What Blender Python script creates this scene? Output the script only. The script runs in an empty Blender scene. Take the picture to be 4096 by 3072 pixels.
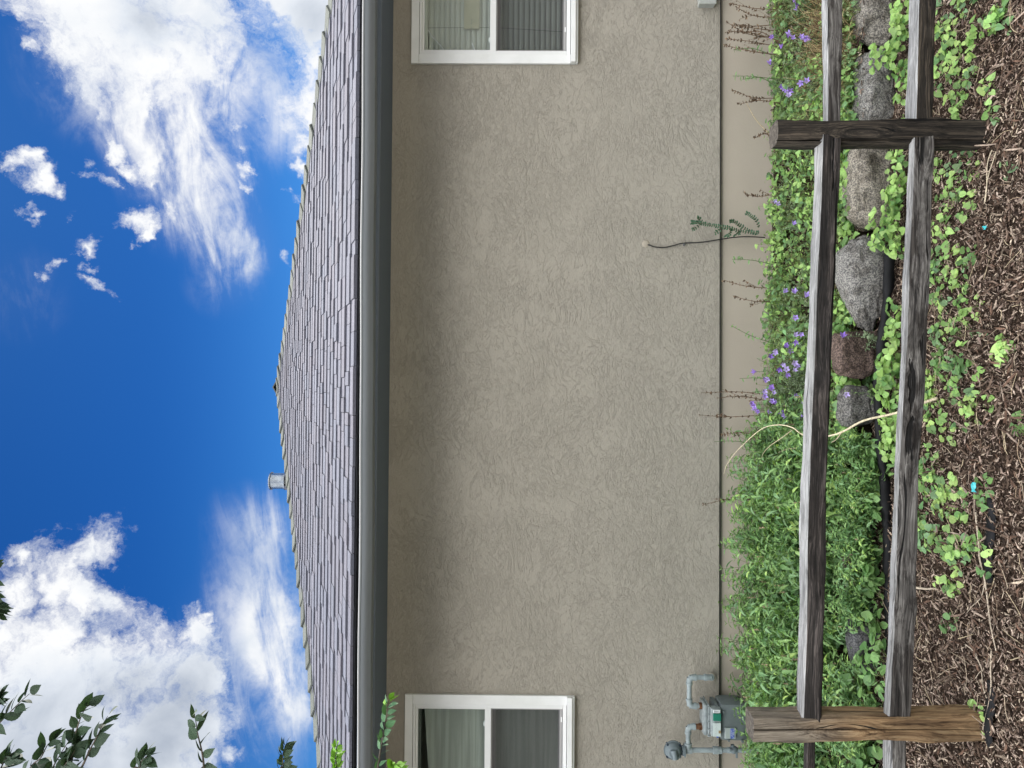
import bpy, bmesh, math, random
import numpy as np
from mathutils import Vector, Matrix, Quaternion

random.seed(7)
rng = np.random.default_rng(7)
R = math.radians
scene = bpy.context.scene
col = scene.collection
PI = math.pi

# ------------------------------------------------------------------ camera
EYE = Vector((0, 0, 1.9))
FPX = 2840.0
YAW, PITCH, ROLL = R(1.06), R(0.55), R(0.39)
Fd = Vector((math.sin(YAW) * math.cos(PITCH), math.cos(YAW) * math.cos(PITCH), math.sin(PITCH)))
R0 = Vector((math.cos(YAW), -math.sin(YAW), 0))
U0 = R0.cross(Fd)
Rv = R0 * math.cos(ROLL) + U0 * math.sin(ROLL)
Uv = -R0 * math.sin(ROLL) + U0 * math.cos(ROLL)
cam_d = bpy.data.cameras.new('camera')
cam = bpy.data.objects.new('camera', cam_d)
col.objects.link(cam)
# the photograph was taken with the phone upright and is stored on its side:
# picture right = down, picture up = to the right
m = Matrix.Identity(4)
for i in range(3):
    m[i][0] = -Uv[i]; m[i][1] = Rv[i]; m[i][2] = -Fd[i]; m[i][3] = EYE[i]
cam.matrix_world = m
cam_d.sensor_width = 36.0
cam_d.lens = 36.0 * FPX / 4096.0
cam_d.clip_start = 0.05
cam_d.clip_end = 2000
scene.camera = cam


def direction(x, y):
    """direction of a point of the photograph (x, y in its 4096 x 3072 pixels)"""
    u, v = 3072 - y, x
    return Fd + Rv * ((u - 1536) / FPX) - Uv * ((v - 2048) / FPX)


def at(x, y, Y):
    """world point seen at photo pixel (x, y) on the plane at distance Y from the camera"""
    d = direction(x, y)
    return EYE + d * (Y / d.y)


def proj(p):
    d = Vector(p) - EYE
    z = d.dot(Fd)
    return 2048 - FPX * d.dot(Uv) / z, 3072 - (1536 + FPX * d.dot(Rv) / z)


# ------------------------------------------------------------------ world, sun, exposure
SUN_EL, SUN_AZ = R(45), R(20)      # azimuth from +Y towards +X: behind the house
world = bpy.data.worlds.new('World')
scene.world = world
world.use_nodes = True
wn = world.node_tree.nodes
wl = world.node_tree.links
wn.clear()


class NT:
    def __init__(s, tree):
        s.t = tree; s.n = tree.nodes; s.l = tree.links

    def node(s, typ, **kw):
        n = s.n.new(typ)
        for k, v in kw.items():
            setattr(n, k, v)
        return n

    def put(s, sock, v):
        if hasattr(v, 'is_output') or isinstance(v, bpy.types.NodeSocket):
            s.l.new(v, sock)
        elif v is not None:
            sock.default_value = v

    def math(s, op, a, b=None, c=None, clamp=False):
        n = s.node('ShaderNodeMath', operation=op, use_clamp=clamp)
        s.put(n.inputs[0], a)
        if b is not None: s.put(n.inputs[1], b)
        if c is not None: s.put(n.inputs[2], c)
        return n.outputs[0]

    def vmath(s, op, a, b=None):
        n = s.node('ShaderNodeVectorMath', operation=op)
        s.put(n.inputs[0], a)
        if b is not None: s.put(n.inputs[1], b)
        return n.outputs['Value'] if op in ('DISTANCE', 'DOT_PRODUCT', 'LENGTH') else n.outputs[0]

    def mapr(s, v, a, b, c=0.0, d=1.0, smooth=True):
        n = s.node('ShaderNodeMapRange', interpolation_type='SMOOTHSTEP' if smooth else 'LINEAR')
        s.put(n.inputs[0], v)
        for i, q in enumerate((a, b, c, d)): s.put(n.inputs[i + 1], q)
        return n.outputs[0]

    def mix(s, f, a, b, blend='MIX'):
        n = s.node('ShaderNodeMix', data_type='RGBA', blend_type=blend)
        s.put(n.inputs[0], f); s.put(n.inputs[6], a if not isinstance(a, tuple) else (*a, 1)[:4])
        s.put(n.inputs[7], b if not isinstance(b, tuple) else (*b, 1)[:4])
        return n.outputs[2]

    def noise(s, vec, scale, detail=4, rough=0.5, dist=0.0, lac=2.0, typ=None):
        n = s.node('ShaderNodeTexNoise')
        if typ: n.noise_type = typ
        if vec is not None: s.l.new(vec, n.inputs['Vector'])
        n.inputs['Scale'].default_value = scale
        n.inputs['Detail'].default_value = detail
        n.inputs['Roughness'].default_value = rough
        n.inputs['Distortion'].default_value = dist
        n.inputs['Lacunarity'].default_value = lac
        return n.outputs['Fac']

    def mapping(s, vec, scale=(1, 1, 1), loc=(0, 0, 0), rot=(0, 0, 0)):
        n = s.node('ShaderNodeMapping')
        s.l.new(vec, n.inputs['Vector'])
        n.inputs['Scale'].default_value = scale
        n.inputs['Location'].default_value = loc
        n.inputs['Rotation'].default_value = rot
        return n.outputs[0]

    def ramp(s, f, stops):
        n = s.node('ShaderNodeValToRGB')
        s.put(n.inputs[0], f)
        e = n.color_ramp.elements
        while len(e) < len(stops): e.new(0.5)
        for q, (p, c) in zip(e, stops):
            q.position = p; q.color = (*c, 1)
        return n.outputs[0]

    def bump(s, h, strength=0.5, dist=0.01, normal=None):
        n = s.node('ShaderNodeBump')
        s.put(n.inputs['Height'], h)
        n.inputs['Strength'].default_value = strength
        n.inputs['Distance'].default_value = dist
        if normal is not None: s.l.new(normal, n.inputs['Normal'])
        return n.outputs[0]


W = NT(world.node_tree)
sky = W.node('ShaderNodeTexSky', sky_type='NISHITA')
sky.sun_disc = False
sky.sun_elevation = SUN_EL
sky.sun_rotation = SUN_AZ
sky.altitude = 1500
sky.air_density = 1.0
sky.dust_density = 0.3
sky.ozone_density = 3.0
tc = W.node('ShaderNodeTexCoord')
D = W.vmath('NORMALIZE', tc.outputs['Generated'])
hs = W.node('ShaderNodeHueSaturation')
W.l.new(sky.outputs[0], hs.inputs['Color'])
hs.inputs['Saturation'].default_value = 1.25
hs.inputs['Value'].default_value = 1.0
sz0 = W.node('ShaderNodeSeparateXYZ'); W.l.new(D, sz0.inputs[0])
tint = W.mix(W.mapr(sz0.outputs[2], 0.22, 0.48), (0.42, 0.76, 0.96), (0.18, 0.48, 0.76))
skycol = W.mix(1.0, hs.outputs[0], tint, 'MULTIPLY')

CLOUD, REAR_FILL = 9.0, 4.7
# cumulus banks: (photo x, y, radius in photo pixels) turned into sky directions
PUFFS = [(180, 50, 110), (300, 90, 180), (470, 60, 200), (600, 140, 130), (380, 250, 110), (530, 300, 90), (660, 370, 75), (740, 60, 150), (850, 60, 80),
         (620, 440, 45), (760, 260, 70), (90, 170, 45), (75, 290, 30),
         (440, 570, 42), (490, 650, 44), (345, 690, 34), (420, 740, 30), (495, 860, 50), (540, 925, 28), (385, 460, 22), (320, 620, 20), (400, 800, 26),
         (20, 650, 40), (85, 720, 50), (160, 770, 36), (78, 875, 34), (190, 800, 20), (70, 280, 24), (150, 430, 14), (230, 915, 20),
         (380, 1020, 34), (455, 1110, 30), (465, 1190, 14), (280, 1100, 18), (600, 640, 30), (645, 820, 30), (590, 700, 26), (640, 850, 22), (800, 1010, 13),
         (1130, -60, 110), (1260, 60, 160), (1210, 220, 100), (1230, 400, 95), (1240, 540, 65), (1215, 660, 45), (1195, 770, 26), (1188, 840, 16),
         (1000, 560, 13), (1003, 650, 19), (1009, 720, 22), (1014, 790, 16), (1050, 480, 15), (1172, 980, 12),
         (340, 2230, 85), (270, 2350, 100), (110, 2300, 55), (60, 2420, 100), (390, 2400, 90), (40, 2580, 140), (240, 2560, 130),
         (150, 2760, 190), (400, 2720, 170), (570, 2700, 120), (770, 2540, 75), (790, 2450, 38), (740, 2680, 110), (820, 2700, 75),
         (60, 3000, 220), (350, 3000, 230), (620, 2950, 190), (760, 2900, 100), (880, 3010, 55), (930, 2980, 28),
         (1158, 2105, 34), (1290, 2990, 30)]
wv = W.node('ShaderNodeTexNoise')
W.l.new(D, wv.inputs['Vector'])
wv.inputs['Scale'].default_value = 7.0; wv.inputs['Detail'].default_value = 7.0; wv.inputs['Roughness'].default_value = 0.62
wsc = W.node('ShaderNodeVectorMath', operation='MULTIPLY_ADD')
W.l.new(wv.outputs['Color'], wsc.inputs[0])
wsc.inputs[1].default_value = (0.17, 0.17, 0.17)
wsc.inputs[2].default_value = (-0.085, -0.085, -0.085)
DW = W.vmath('ADD', D, wsc.outputs[0])
field = None
for (px, py, rad) in PUFFS:
    c = direction(px, py).normalized()
    r_ = rad / FPX * (0.97 if rad > 60 else 0.80)
    dd = W.vmath('DISTANCE', DW, tuple(c))
    pz = max(0.010, min(0.034, r_ * 0.8))
    v = W.math('MULTIPLY_ADD', dd, -1.0 / (pz * 2.15), (r_ + pz * 1.15) / (pz * 2.15))
    field = v if field is None else W.math('MAXIMUM', field, v)
field = W.math('MAXIMUM', W.math('MINIMUM', field, 1.0), 0.0)
back = W.mapr(W.vmath('DOT_PRODUCT', D, (0.0, -1.0, 0.0)), -0.62, -0.05, 0.0, 1.0)
big = W.mapr(W.noise(D, 2.1, 4, 0.55), 0.36, 0.5, 0.0, 1.0)
sepD = W.node('ShaderNodeSeparateXYZ'); W.l.new(D, sepD.inputs[0])
back = W.math('MULTIPLY', back, W.mapr(sepD.outputs[2], 0.14, 0.6))
field = W.math('MAXIMUM', field, W.math('MULTIPLY', back, big))
n1 = W.noise(DW, 17.0, 8, 0.68, 0.0)
dens = W.math('ADD', field, W.math('MULTIPLY', W.math('SUBTRACT', n1, 0.5), 1.9))
gate = W.mapr(field, 0.0, 0.10)
cum = W.math('MULTIPLY', W.mapr(dens, 0.20, 0.98), gate)
# streaked cirrus: noise stretched along one direction of the sky
RIGHT = [(620, 330, .13, .8), (650, 560, .09, .8), (660, 760, .06, .6), (770, 240, .10, .8), (790, 480, .07, .5), (880, 640, .08, .6), (850, 830, .08, .75), (930, 960, .07, .6), (900, 1120, .06, .35),
         (1080, 330, .09, .7), (1130, 560, .05, .5), (740, 900, .06, .5), (400, 300, .1, .5), (920, 1050, .06, .45), (985, 1020, .05, .4),
         (1080, 2250, .10, .5), (1000, 2480, .10, .65), (1130, 2500, .07, .5), (1180, 2650, .07, .7), (1050, 2650, .08, .4), (1120, 2850, .10, .4), (1190, 2850, .05, .5), (1110, 2080, .07, .5), (960, 2080, .06, .25),
         (60, 1180, .07, .16), (880, 2950, .1, .3)]
f2 = None
for (px, py, rad, wt) in RIGHT:
    c = direction(px, py).normalized()
    v = W.mapr(W.vmath('DISTANCE', D, tuple(c)), 0.0, rad, wt, 0.0)
    f2 = v if f2 is None else W.math('ADD', f2, v)
f2 = W.math('MINIMUM', f2, 1.0)
ax = (direction(620, 150) - direction(760, 950)).normalized()
q = ax.to_track_quat('X', 'Z')
mp1 = W.node('ShaderNodeVectorRotate', rotation_type='EULER_XYZ', invert=True)
W.l.new(D, mp1.inputs['Vector'])
mp1.inputs['Rotation'].default_value = q.to_euler()
st = W.noise(W.mapping(mp1.outputs[0], scale=(1.2, 10, 10)), 2.2, 6, 0.62, 0.6)
st = W.math('ADD', W.math('MULTIPLY', st, 0.72), W.math('MULTIPLY', n1, 0.28))
cir = W.math('MULTIPLY', f2, W.mapr(W.math('ADD', st, W.math('MULTIPLY', f2, 0.12)), 0.46, 0.74, 0.06, 1.0), clamp=True)
alpha = W.math('SUBTRACT', 1.0, W.math('MULTIPLY', W.math('SUBTRACT', 1.0, cum), W.math('SUBTRACT', 1.0, cir)))
# cloud shading: bright rims, blue-grey thick bases
GREY = [(800, 2800, .09, .9), (700, 2950, .11, .9), (560, 2830, .08, .5), (400, 3020, .11, .45), (760, 2700, .05, .5), (100, 3030, .10, .35),
        (1230, 60, .06, .4), (560, 80, .05, .25)]
f3 = None
for (px, py, rad, wt) in GREY:
    v = W.mapr(W.vmath('DISTANCE', D, tuple(direction(px, py).normalized())), 0.0, rad, wt, 0.0)
    f3 = v if f3 is None else W.math('MAXIMUM', f3, v)
nsh = W.noise(W.mapping(D, loc=(0.02, 0, 0.06)), 8.0, 8, 0.55, 0.4)
shade = W.math('ADD', f3, W.math('MULTIPLY', W.math('SUBTRACT', nsh, 0.5), W.math('ADD', 1.3, f3)), clamp=True)
ccol = W.ramp(shade, [(0.0, (1.0, 1.01, 1.02)), (0.25, (0.80, 0.85, 0.92)), (1.0, (0.25, 0.31, 0.42))])
cl = W.node('ShaderNodeVectorMath', operation='SCALE')
W.l.new(ccol, cl.inputs[0])
# unseen clouds behind the camera, boosted as added fill light
W.l.new(W.math('MULTIPLY', W.math('ADD', 1.0, W.math('MULTIPLY', back, REAR_FILL)), CLOUD), cl.inputs['Scale'])
final = W.mix(alpha, skycol, cl.outputs[0])
bg = W.node('ShaderNodeBackground')
W.l.new(final, bg.inputs[0])
bg.inputs[1].default_value = 0.05
wo = W.node('ShaderNodeOutputWorld')
W.l.new(bg.outputs[0], wo.inputs[0])

sun_d = bpy.data.lights.new('sun', 'SUN')
sun_d.energy = 3.0
sun_d.angle = R(0.53)
sun_d.color = (1.0, 0.95, 0.87)
sun = bpy.data.objects.new('sun', sun_d)
col.objects.link(sun)
sdir = Vector((math.sin(SUN_AZ) * math.cos(SUN_EL), math.cos(SUN_AZ) * math.cos(SUN_EL), math.sin(SUN_EL)))
sun.rotation_euler = sdir.to_track_quat('Z', 'Y').to_euler()
sun.location = (0, 0, 20)

scene.view_settings.view_transform = 'Standard'
scene.view_settings.look = 'None'
scene.view_settings.gamma = 1.0
scene.view_settings.use_curve_mapping = False
scene.view_settings.exposure = 1.15
scene.render.film_transparent = False
try:
    scene.cycles.max_bounces = 6
    scene.cycles.transparent_max_bounces = 12
except Exception:
    pass

# ------------------------------------------------------------------ helpers
MATS = {}


def mat(name, rough=0.8, spec=0.3, metal=0.0):
    """new material; returns (material, NT, principled)"""
    mt = bpy.data.materials.new(name)
    mt.use_nodes = True
    t = NT(mt.node_tree)
    p = mt.node_tree.nodes['Principled BSDF']
    p.inputs['Roughness'].default_value = rough
    p.inputs['Specular IOR Level'].default_value = spec
    p.inputs['Metallic'].default_value = metal
    MATS[name] = mt
    return mt, t, p


def objco(t):
    return t.node('ShaderNodeTexCoord').outputs['Object']


def mesh_obj(name, verts, faces, mats, parent=None, fmat=None, smooth=False, colors=None, loc=None):
    me = bpy.data.meshes.new(name)
    me.from_pydata([tuple(v) for v in verts], [], faces)
    if not isinstance(mats, (list, tuple)): mats = [mats]
    for mm in mats: me.materials.append(mm)
    if fmat is not None: me.polygons.foreach_set('material_index', fmat)
    if smooth: me.polygons.foreach_set('use_smooth', [True] * len(me.polygons))
    if colors is not None:
        a = me.color_attributes.new('tint', 'FLOAT_COLOR', 'POINT')
        a.data.foreach_set('color', np.asarray(colors, dtype=np.float32).ravel())
    me.update()
    o = bpy.data.objects.new(name, me)
    col.objects.link(o)
    if parent is not None: o.parent = parent
    if loc is not None: o.location = loc
    return o


def empty(name, loc=(0, 0, 0)):
    o = bpy.data.objects.new(name, None)
    o.empty_display_size = 0.1
    o.location = loc
    col.objects.link(o)
    return o


def tag(o, label=None, cat=None, group=None, kind=None):
    if label: o['label'] = label
    if cat: o['category'] = cat
    if group: o['group'] = group
    if kind: o['kind'] = kind
    return o


class MB:
    """collects vertices and faces of one mesh; offset = origin of the thing it belongs to"""
    def __init__(s, org=(0, 0, 0)):
        s.v = []; s.f = []; s.c = []; s.m = []; s.org = Vector(org)

    def add(s, vs, fs, c=None, m=0):
        b = len(s.v)
        s.v += [Vector(v) - s.org for v in vs]
        s.f += [tuple(i + b for i in f) for f in fs]
        s.m += [m] * len(fs)
        if c is not None: s.c += [(*c, 1)[:4]] * len(vs)
        return b

    def box(s, x0, x1, y0, y1, z0, z1, c=None, m=0, bev=0.0):
        if bev <= 0:
            vs = [(x, y, z) for z in (z0, z1) for y in (y0, y1) for x in (x0, x1)]
            fs = [(0, 2, 3, 1), (4, 5, 7, 6), (0, 1, 5, 4), (2, 6, 7, 3), (0, 4, 6, 2), (1, 3, 7, 5)]
            s.add(vs, fs, c, m)
            return
        bm = bmesh.new()
        bmesh.ops.create_cube(bm, size=1)
        for v in bm.verts:
            v.co = Vector(((x0 + x1) / 2 + v.co.x * (x1 - x0), (y0 + y1) / 2 + v.co.y * (y1 - y0), (z0 + z1) / 2 + v.co.z * (z1 - z0)))
        bmesh.ops.bevel(bm, geom=bm.edges[:], offset=bev, segments=2, affect='EDGES', profile=0.6)
        bm.verts.ensure_lookup_table(); bm.verts.index_update()
        s.add([v.co.copy() for v in bm.verts], [[v.index for v in f.verts] for f in bm.faces], c, m)
        bm.free()

    def tube(s, pts, rad, n=8, c=None, m=0, cap=True):
        pts = [Vector(p) for p in pts]
        if not isinstance(rad, (list, tuple)): rad = [rad] * len(pts)
        vs = []; fs = []
        up = None
        for i, p in enumerate(pts):
            t = (pts[min(i + 1, len(pts) - 1)] - pts[max(i - 1, 0)])
            if t.length < 1e-9: t = Vector((0, 0, 1))
            t.normalize()
            if up is None:
                up = Vector((0, 0, 1)) if abs(t.z) < 0.9 else Vector((1, 0, 0))
            a = t.cross(up)
            if a.length < 1e-6: a = t.cross(Vector((1, 0.3, 0)))
            a.normalize(); b = a.cross(t); up = b
            for k in range(n):
                an = 2 * PI * k / n
                vs.append(p + (a * math.cos(an) + b * math.sin(an)) * rad[i])
        for i in range(len(pts) - 1):
            for k in range(n):
                k2 = (k + 1) % n
                fs.append((i * n + k, i * n + k2, (i + 1) * n + k2, (i + 1) * n + k))
        if cap:
            fs.append(tuple(range(n))[::-1]); fs.append(tuple(range((len(pts) - 1) * n, len(pts) * n)))
        s.add(vs, fs, c, m)

    def ball(s, ce, r, seg=12, c=None, m=0, sc=(1, 1, 1)):
        bm = bmesh.new()
        bmesh.ops.create_uvsphere(bm, u_segments=seg, v_segments=seg // 2 + 2, radius=r)
        bm.verts.index_update()
        s.add([Vector((v.co.x * sc[0], v.co.y * sc[1], v.co.z * sc[2])) + Vector(ce) for v in bm.verts],
              [[v.index for v in f.verts] for f in bm.faces], c, m)
        bm.free()

    def build(s, name, mats, parent=None, smooth=False, loc=None):
        return mesh_obj(name, s.v, s.f, mats, parent, s.m if isinstance(mats, (list, tuple)) and len(mats) > 1 else None,
                        smooth, s.c if len(s.c) == len(s.v) and s.c else None, loc)


def autosmooth(o, ang=40):
    me = o.data
    me.polygons.foreach_set('use_smooth', [True] * len(me.polygons))
    try:
        me.set_sharp_from_angle(angle=R(ang))
    except Exception:
        pass
    return o


def smooth_path(pts, n=6):
    """Catmull-Rom through the points"""
    P = [Vector(p) for p in pts]
    if len(P) < 3: return P
    out = []
    for i in range(len(P) - 1):
        p0 = P[max(i - 1, 0)]; p1 = P[i]; p2 = P[i + 1]; p3 = P[min(i + 2, len(P) - 1)]
        for k in range(n):
            t = k / n
            out.append(0.5 * ((2 * p1) + (p2 - p0) * t + (2 * p0 - 5 * p1 + 4 * p2 - p3) * t * t + (3 * p1 - p0 - 3 * p2 + p3) * t ** 3))
    out.append(P[-1])
    return out


# ------------------------------------------------------------------ materials
# stucco: trowelled knock-down texture
stucco, t, p = mat('stucco', 0.9, 0.15)
oc = objco(t)
base = t.mix(t.noise(oc, 0.9, 4, 0.5), (0.345, 0.312, 0.258), (0.383, 0.347, 0.290))
base = t.mix(t.mapr(t.noise(oc, 45, 3, 0.5), 0.3, 0.7, 0, .35), base, (0.345, 0.325, 0.275))
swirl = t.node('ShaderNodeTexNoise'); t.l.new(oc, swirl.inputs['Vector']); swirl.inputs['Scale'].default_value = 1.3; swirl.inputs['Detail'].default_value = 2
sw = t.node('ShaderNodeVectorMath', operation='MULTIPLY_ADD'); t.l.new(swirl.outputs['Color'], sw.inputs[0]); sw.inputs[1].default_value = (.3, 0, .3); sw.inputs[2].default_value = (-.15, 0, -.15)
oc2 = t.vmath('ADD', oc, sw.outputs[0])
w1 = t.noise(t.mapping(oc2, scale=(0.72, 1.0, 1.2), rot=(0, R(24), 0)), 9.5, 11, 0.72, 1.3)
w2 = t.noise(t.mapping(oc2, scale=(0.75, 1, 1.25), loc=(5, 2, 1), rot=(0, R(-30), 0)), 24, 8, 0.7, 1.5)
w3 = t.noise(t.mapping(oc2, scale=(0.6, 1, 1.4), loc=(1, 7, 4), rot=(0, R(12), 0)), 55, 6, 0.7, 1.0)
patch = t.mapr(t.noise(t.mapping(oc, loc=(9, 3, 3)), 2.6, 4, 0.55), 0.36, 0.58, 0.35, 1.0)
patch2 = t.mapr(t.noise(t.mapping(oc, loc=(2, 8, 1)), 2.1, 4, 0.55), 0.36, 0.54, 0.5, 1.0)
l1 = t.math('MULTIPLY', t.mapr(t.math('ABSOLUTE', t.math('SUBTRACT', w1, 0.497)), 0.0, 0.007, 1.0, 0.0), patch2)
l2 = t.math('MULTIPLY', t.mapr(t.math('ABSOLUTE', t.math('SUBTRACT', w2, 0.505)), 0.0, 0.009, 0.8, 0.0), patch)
edge_shade = t.math('MULTIPLY', t.math('MAXIMUM', l1, l2), 0.36)  # shade along the trowel relief edges, painted into the base colour
t.l.new(t.mix(edge_shade, base, (0.16, 0.14, 0.115)), p.inputs['Base Color'])
h = t.math('MULTIPLY', t.mapr(w1, 0.492, 0.512), patch2)
h = t.math('ADD', h, t.math('MULTIPLY', t.math('MULTIPLY', t.mapr(w2, 0.50, 0.525), 0.8), patch))
h = t.math('ADD', h, t.math('MULTIPLY', t.math('MULTIPLY', t.mapr(w3, 0.5, 0.54), 0.5), patch))
h = t.math('ADD', h, t.math('MULTIPLY', t.noise(oc, 160, 3, 0.6), 0.10))
t.l.new(t.bump(h, 0.66, 0.0036), p.inputs['Normal'])

smoothwall, t, p = mat('foundation_paint', 0.9, 0.15)
oc = objco(t)
t.l.new(t.mix(t.noise(oc, 2.5, 6, 0.6), (0.345, 0.300, 0.240), (0.405, 0.358, 0.292)), p.inputs['Base Color'])
t.l.new(t.bump(t.noise(oc, 60, 5, 0.6), 0.25, 0.004), p.inputs['Normal'])

eave_paint, t, p = mat('eave_paint', 0.5, 0.4)
oc = objco(t)
t.l.new(t.mix(t.noise(oc, 3, 5, 0.6), (0.10, 0.125, 0.16), (0.13, 0.155, 0.19)), p.inputs['Base Color'])
soffit_m, t, p = mat('soffit_paint', 0.8, 0.2)
p.inputs['Base Color'].default_value = (0.13, 0.155, 0.19, 1)
gut_m, t, p = mat('gutter_enamel', 0.6, 0.3)
oc = objco(t)
t.l.new(t.mix(t.noise(t.mapping(oc, scale=(1, 4, 4)), 4, 5, 0.6), (0.17, 0.185, 0.20), (0.20, 0.215, 0.23)), p.inputs['Base Color'])

shingle, t, p = mat('shingle', 0.92, 0.12)
oc = objco(t)
vc = t.node('ShaderNodeVertexColor', layer_name='tint').outputs[0]
g = t.noise(oc, 210, 2, 0.7)
t.l.new(t.mix(t.mapr(g, 0.3, 0.7), t.mix(1.0, vc, (0.62, 0.62, 0.62), 'MULTIPLY'), t.mix(1.0, vc, (1.4, 1.38, 1.38), 'MULTIPLY')), p.inputs['Base Color'])
t.l.new(t.bump(g, 0.5, 0.003), p.inputs['Normal'])

white, t, p = mat('white_trim_paint', 0.45, 0.4)
oc = objco(t)
t.l.new(t.mix(t.mapr(t.noise(oc, 4, 6, 0.6), 0.35, 0.75), (0.80, 0.80, 0.78), (0.70, 0.70, 0.67)), p.inputs['Base Color'])
t.l.new(t.bump(t.noise(oc, 40, 3, 0.5), 0.08, 0.002), p.inputs['Normal'])
vinyl, t, p = mat('white_vinyl', 0.3, 0.5)
p.inputs['Base Color'].default_value = (0.76, 0.76, 0.74, 1)
vinylshade, t, p = mat('grey_screen_frame', 0.5, 0.4)
p.inputs['Base Color'].default_value = (0.36, 0.35, 0.34, 1)
gasket, t, p = mat('dark_gasket', 0.7, 0.3)
p.inputs['Base Color'].default_value = (0.03, 0.03, 0.03, 1)


def glass_mat():
    mt = bpy.data.materials.new('window_glass'); mt.use_nodes = True
    t = NT(mt.node_tree); t.n.clear()
    tr = t.node('ShaderNodeBsdfTransparent'); tr.inputs[0].default_value = (0.93, 0.96, 0.95, 1)
    gl = t.node('ShaderNodeBsdfGlossy'); gl.inputs['Roughness'].default_value = 0.02
    fr = t.node('ShaderNodeFresnel'); fr.inputs[0].default_value = 1.55
    mx = t.node('ShaderNodeMixShader')
    t.l.new(t.math('MULTIPLY', fr.outputs[0], 0.4), mx.inputs[0])
    t.l.new(tr.outputs[0], mx.inputs[1]); t.l.new(gl.outputs[0], mx.inputs[2])
    o = t.node('ShaderNodeOutputMaterial'); t.l.new(mx.outputs[0], o.inputs[0])
    return mt


glass = glass_mat()


def veil_mat(name, colr, a):
    mt = bpy.data.materials.new(name); mt.use_nodes = True
    t = NT(mt.node_tree); t.n.clear()
    tr = t.node('ShaderNodeBsdfTransparent')
    df = t.node('ShaderNodeBsdfDiffuse'); df.inputs[0].default_value = (*colr, 1)
    mx = t.node('ShaderNodeMixShader'); mx.inputs[0].default_value = a
    t.l.new(tr.outputs[0], mx.inputs[1]); t.l.new(df.outputs[0], mx.inputs[2])
    o = t.node('ShaderNodeOutputMaterial'); t.l.new(mx.outputs[0], o.inputs[0])
    return mt


screen_m = veil_mat('insect_screen', (0.07, 0.07, 0.07), 0.5)


def simple(name, c, rough=0.8, spec=0.3, metal=0.0, var=0.0, scale=20, bump=0.0):
    mt, t, p = mat(name, rough, spec, metal)
    if var > 0:
        oc = objco(t)
        n = t.noise(oc, scale, 5, 0.6)
        lo = tuple(x * (1 - var) for x in c); hi = tuple(min(1, x * (1 + var)) for x in c)
        t.l.new(t.mix(t.mapr(n, 0.3, 0.7), lo, hi), p.inputs['Base Color'])
        if bump: t.l.new(t.bump(n, bump, 0.004), p.inputs['Normal'])
    else:
        p.inputs['Base Color'].default_value = (*c, 1)
    return mt


def leaf_mat(name, trans=0.3, gloss=0.42):
    mt, t, p = mat(name, gloss, 0.35)
    vc = t.node('ShaderNodeVertexColor', layer_name='tint').outputs[0]
    oc = objco(t)
    c = t.mix(t.mapr(t.noise(oc, 90, 3, 0.5), 0.35, 0.7, 0, 0.5), vc, t.mix(1.0, vc, (1.35, 1.25, 1.2), 'MULTIPLY'))
    t.l.new(c, p.inputs['Base Color'])
    tl = t.node('ShaderNodeBsdfTranslucent')
    t.l.new(t.mix(1.0, c, (1.3, 1.5, 0.7), 'MULTIPLY'), tl.inputs[0])
    mx = t.node('ShaderNodeMixShader'); mx.inputs[0].default_value = trans
    out = mt.node_tree.nodes['Material Output']
    t.l.new(p.outputs[0], mx.inputs[1]); t.l.new(tl.outputs[0], mx.inputs[2])
    t.l.new(mx.outputs[0], out.inputs[0])
    return mt


leafm = leaf_mat('leaf')
petalm = leaf_mat('petal', 0.35, 0.6)
treeleaf = leaf_mat('tree_leaf', 0.10, 0.7)
vcol, t, p = mat('tinted_matter', 0.85, 0.2)
vc = t.node('ShaderNodeVertexColor', layer_name='tint').outputs[0]
g = t.noise(objco(t), 120, 3, 0.6)
t.l.new(t.mix(t.mapr(g, 0.3, 0.7), t.mix(1.0, vc, (0.7, 0.7, 0.7), 'MULTIPLY'), t.mix(1.0, vc, (1.3, 1.3, 1.3), 'MULTIPLY')), p.inputs['Base Color'])


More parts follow.
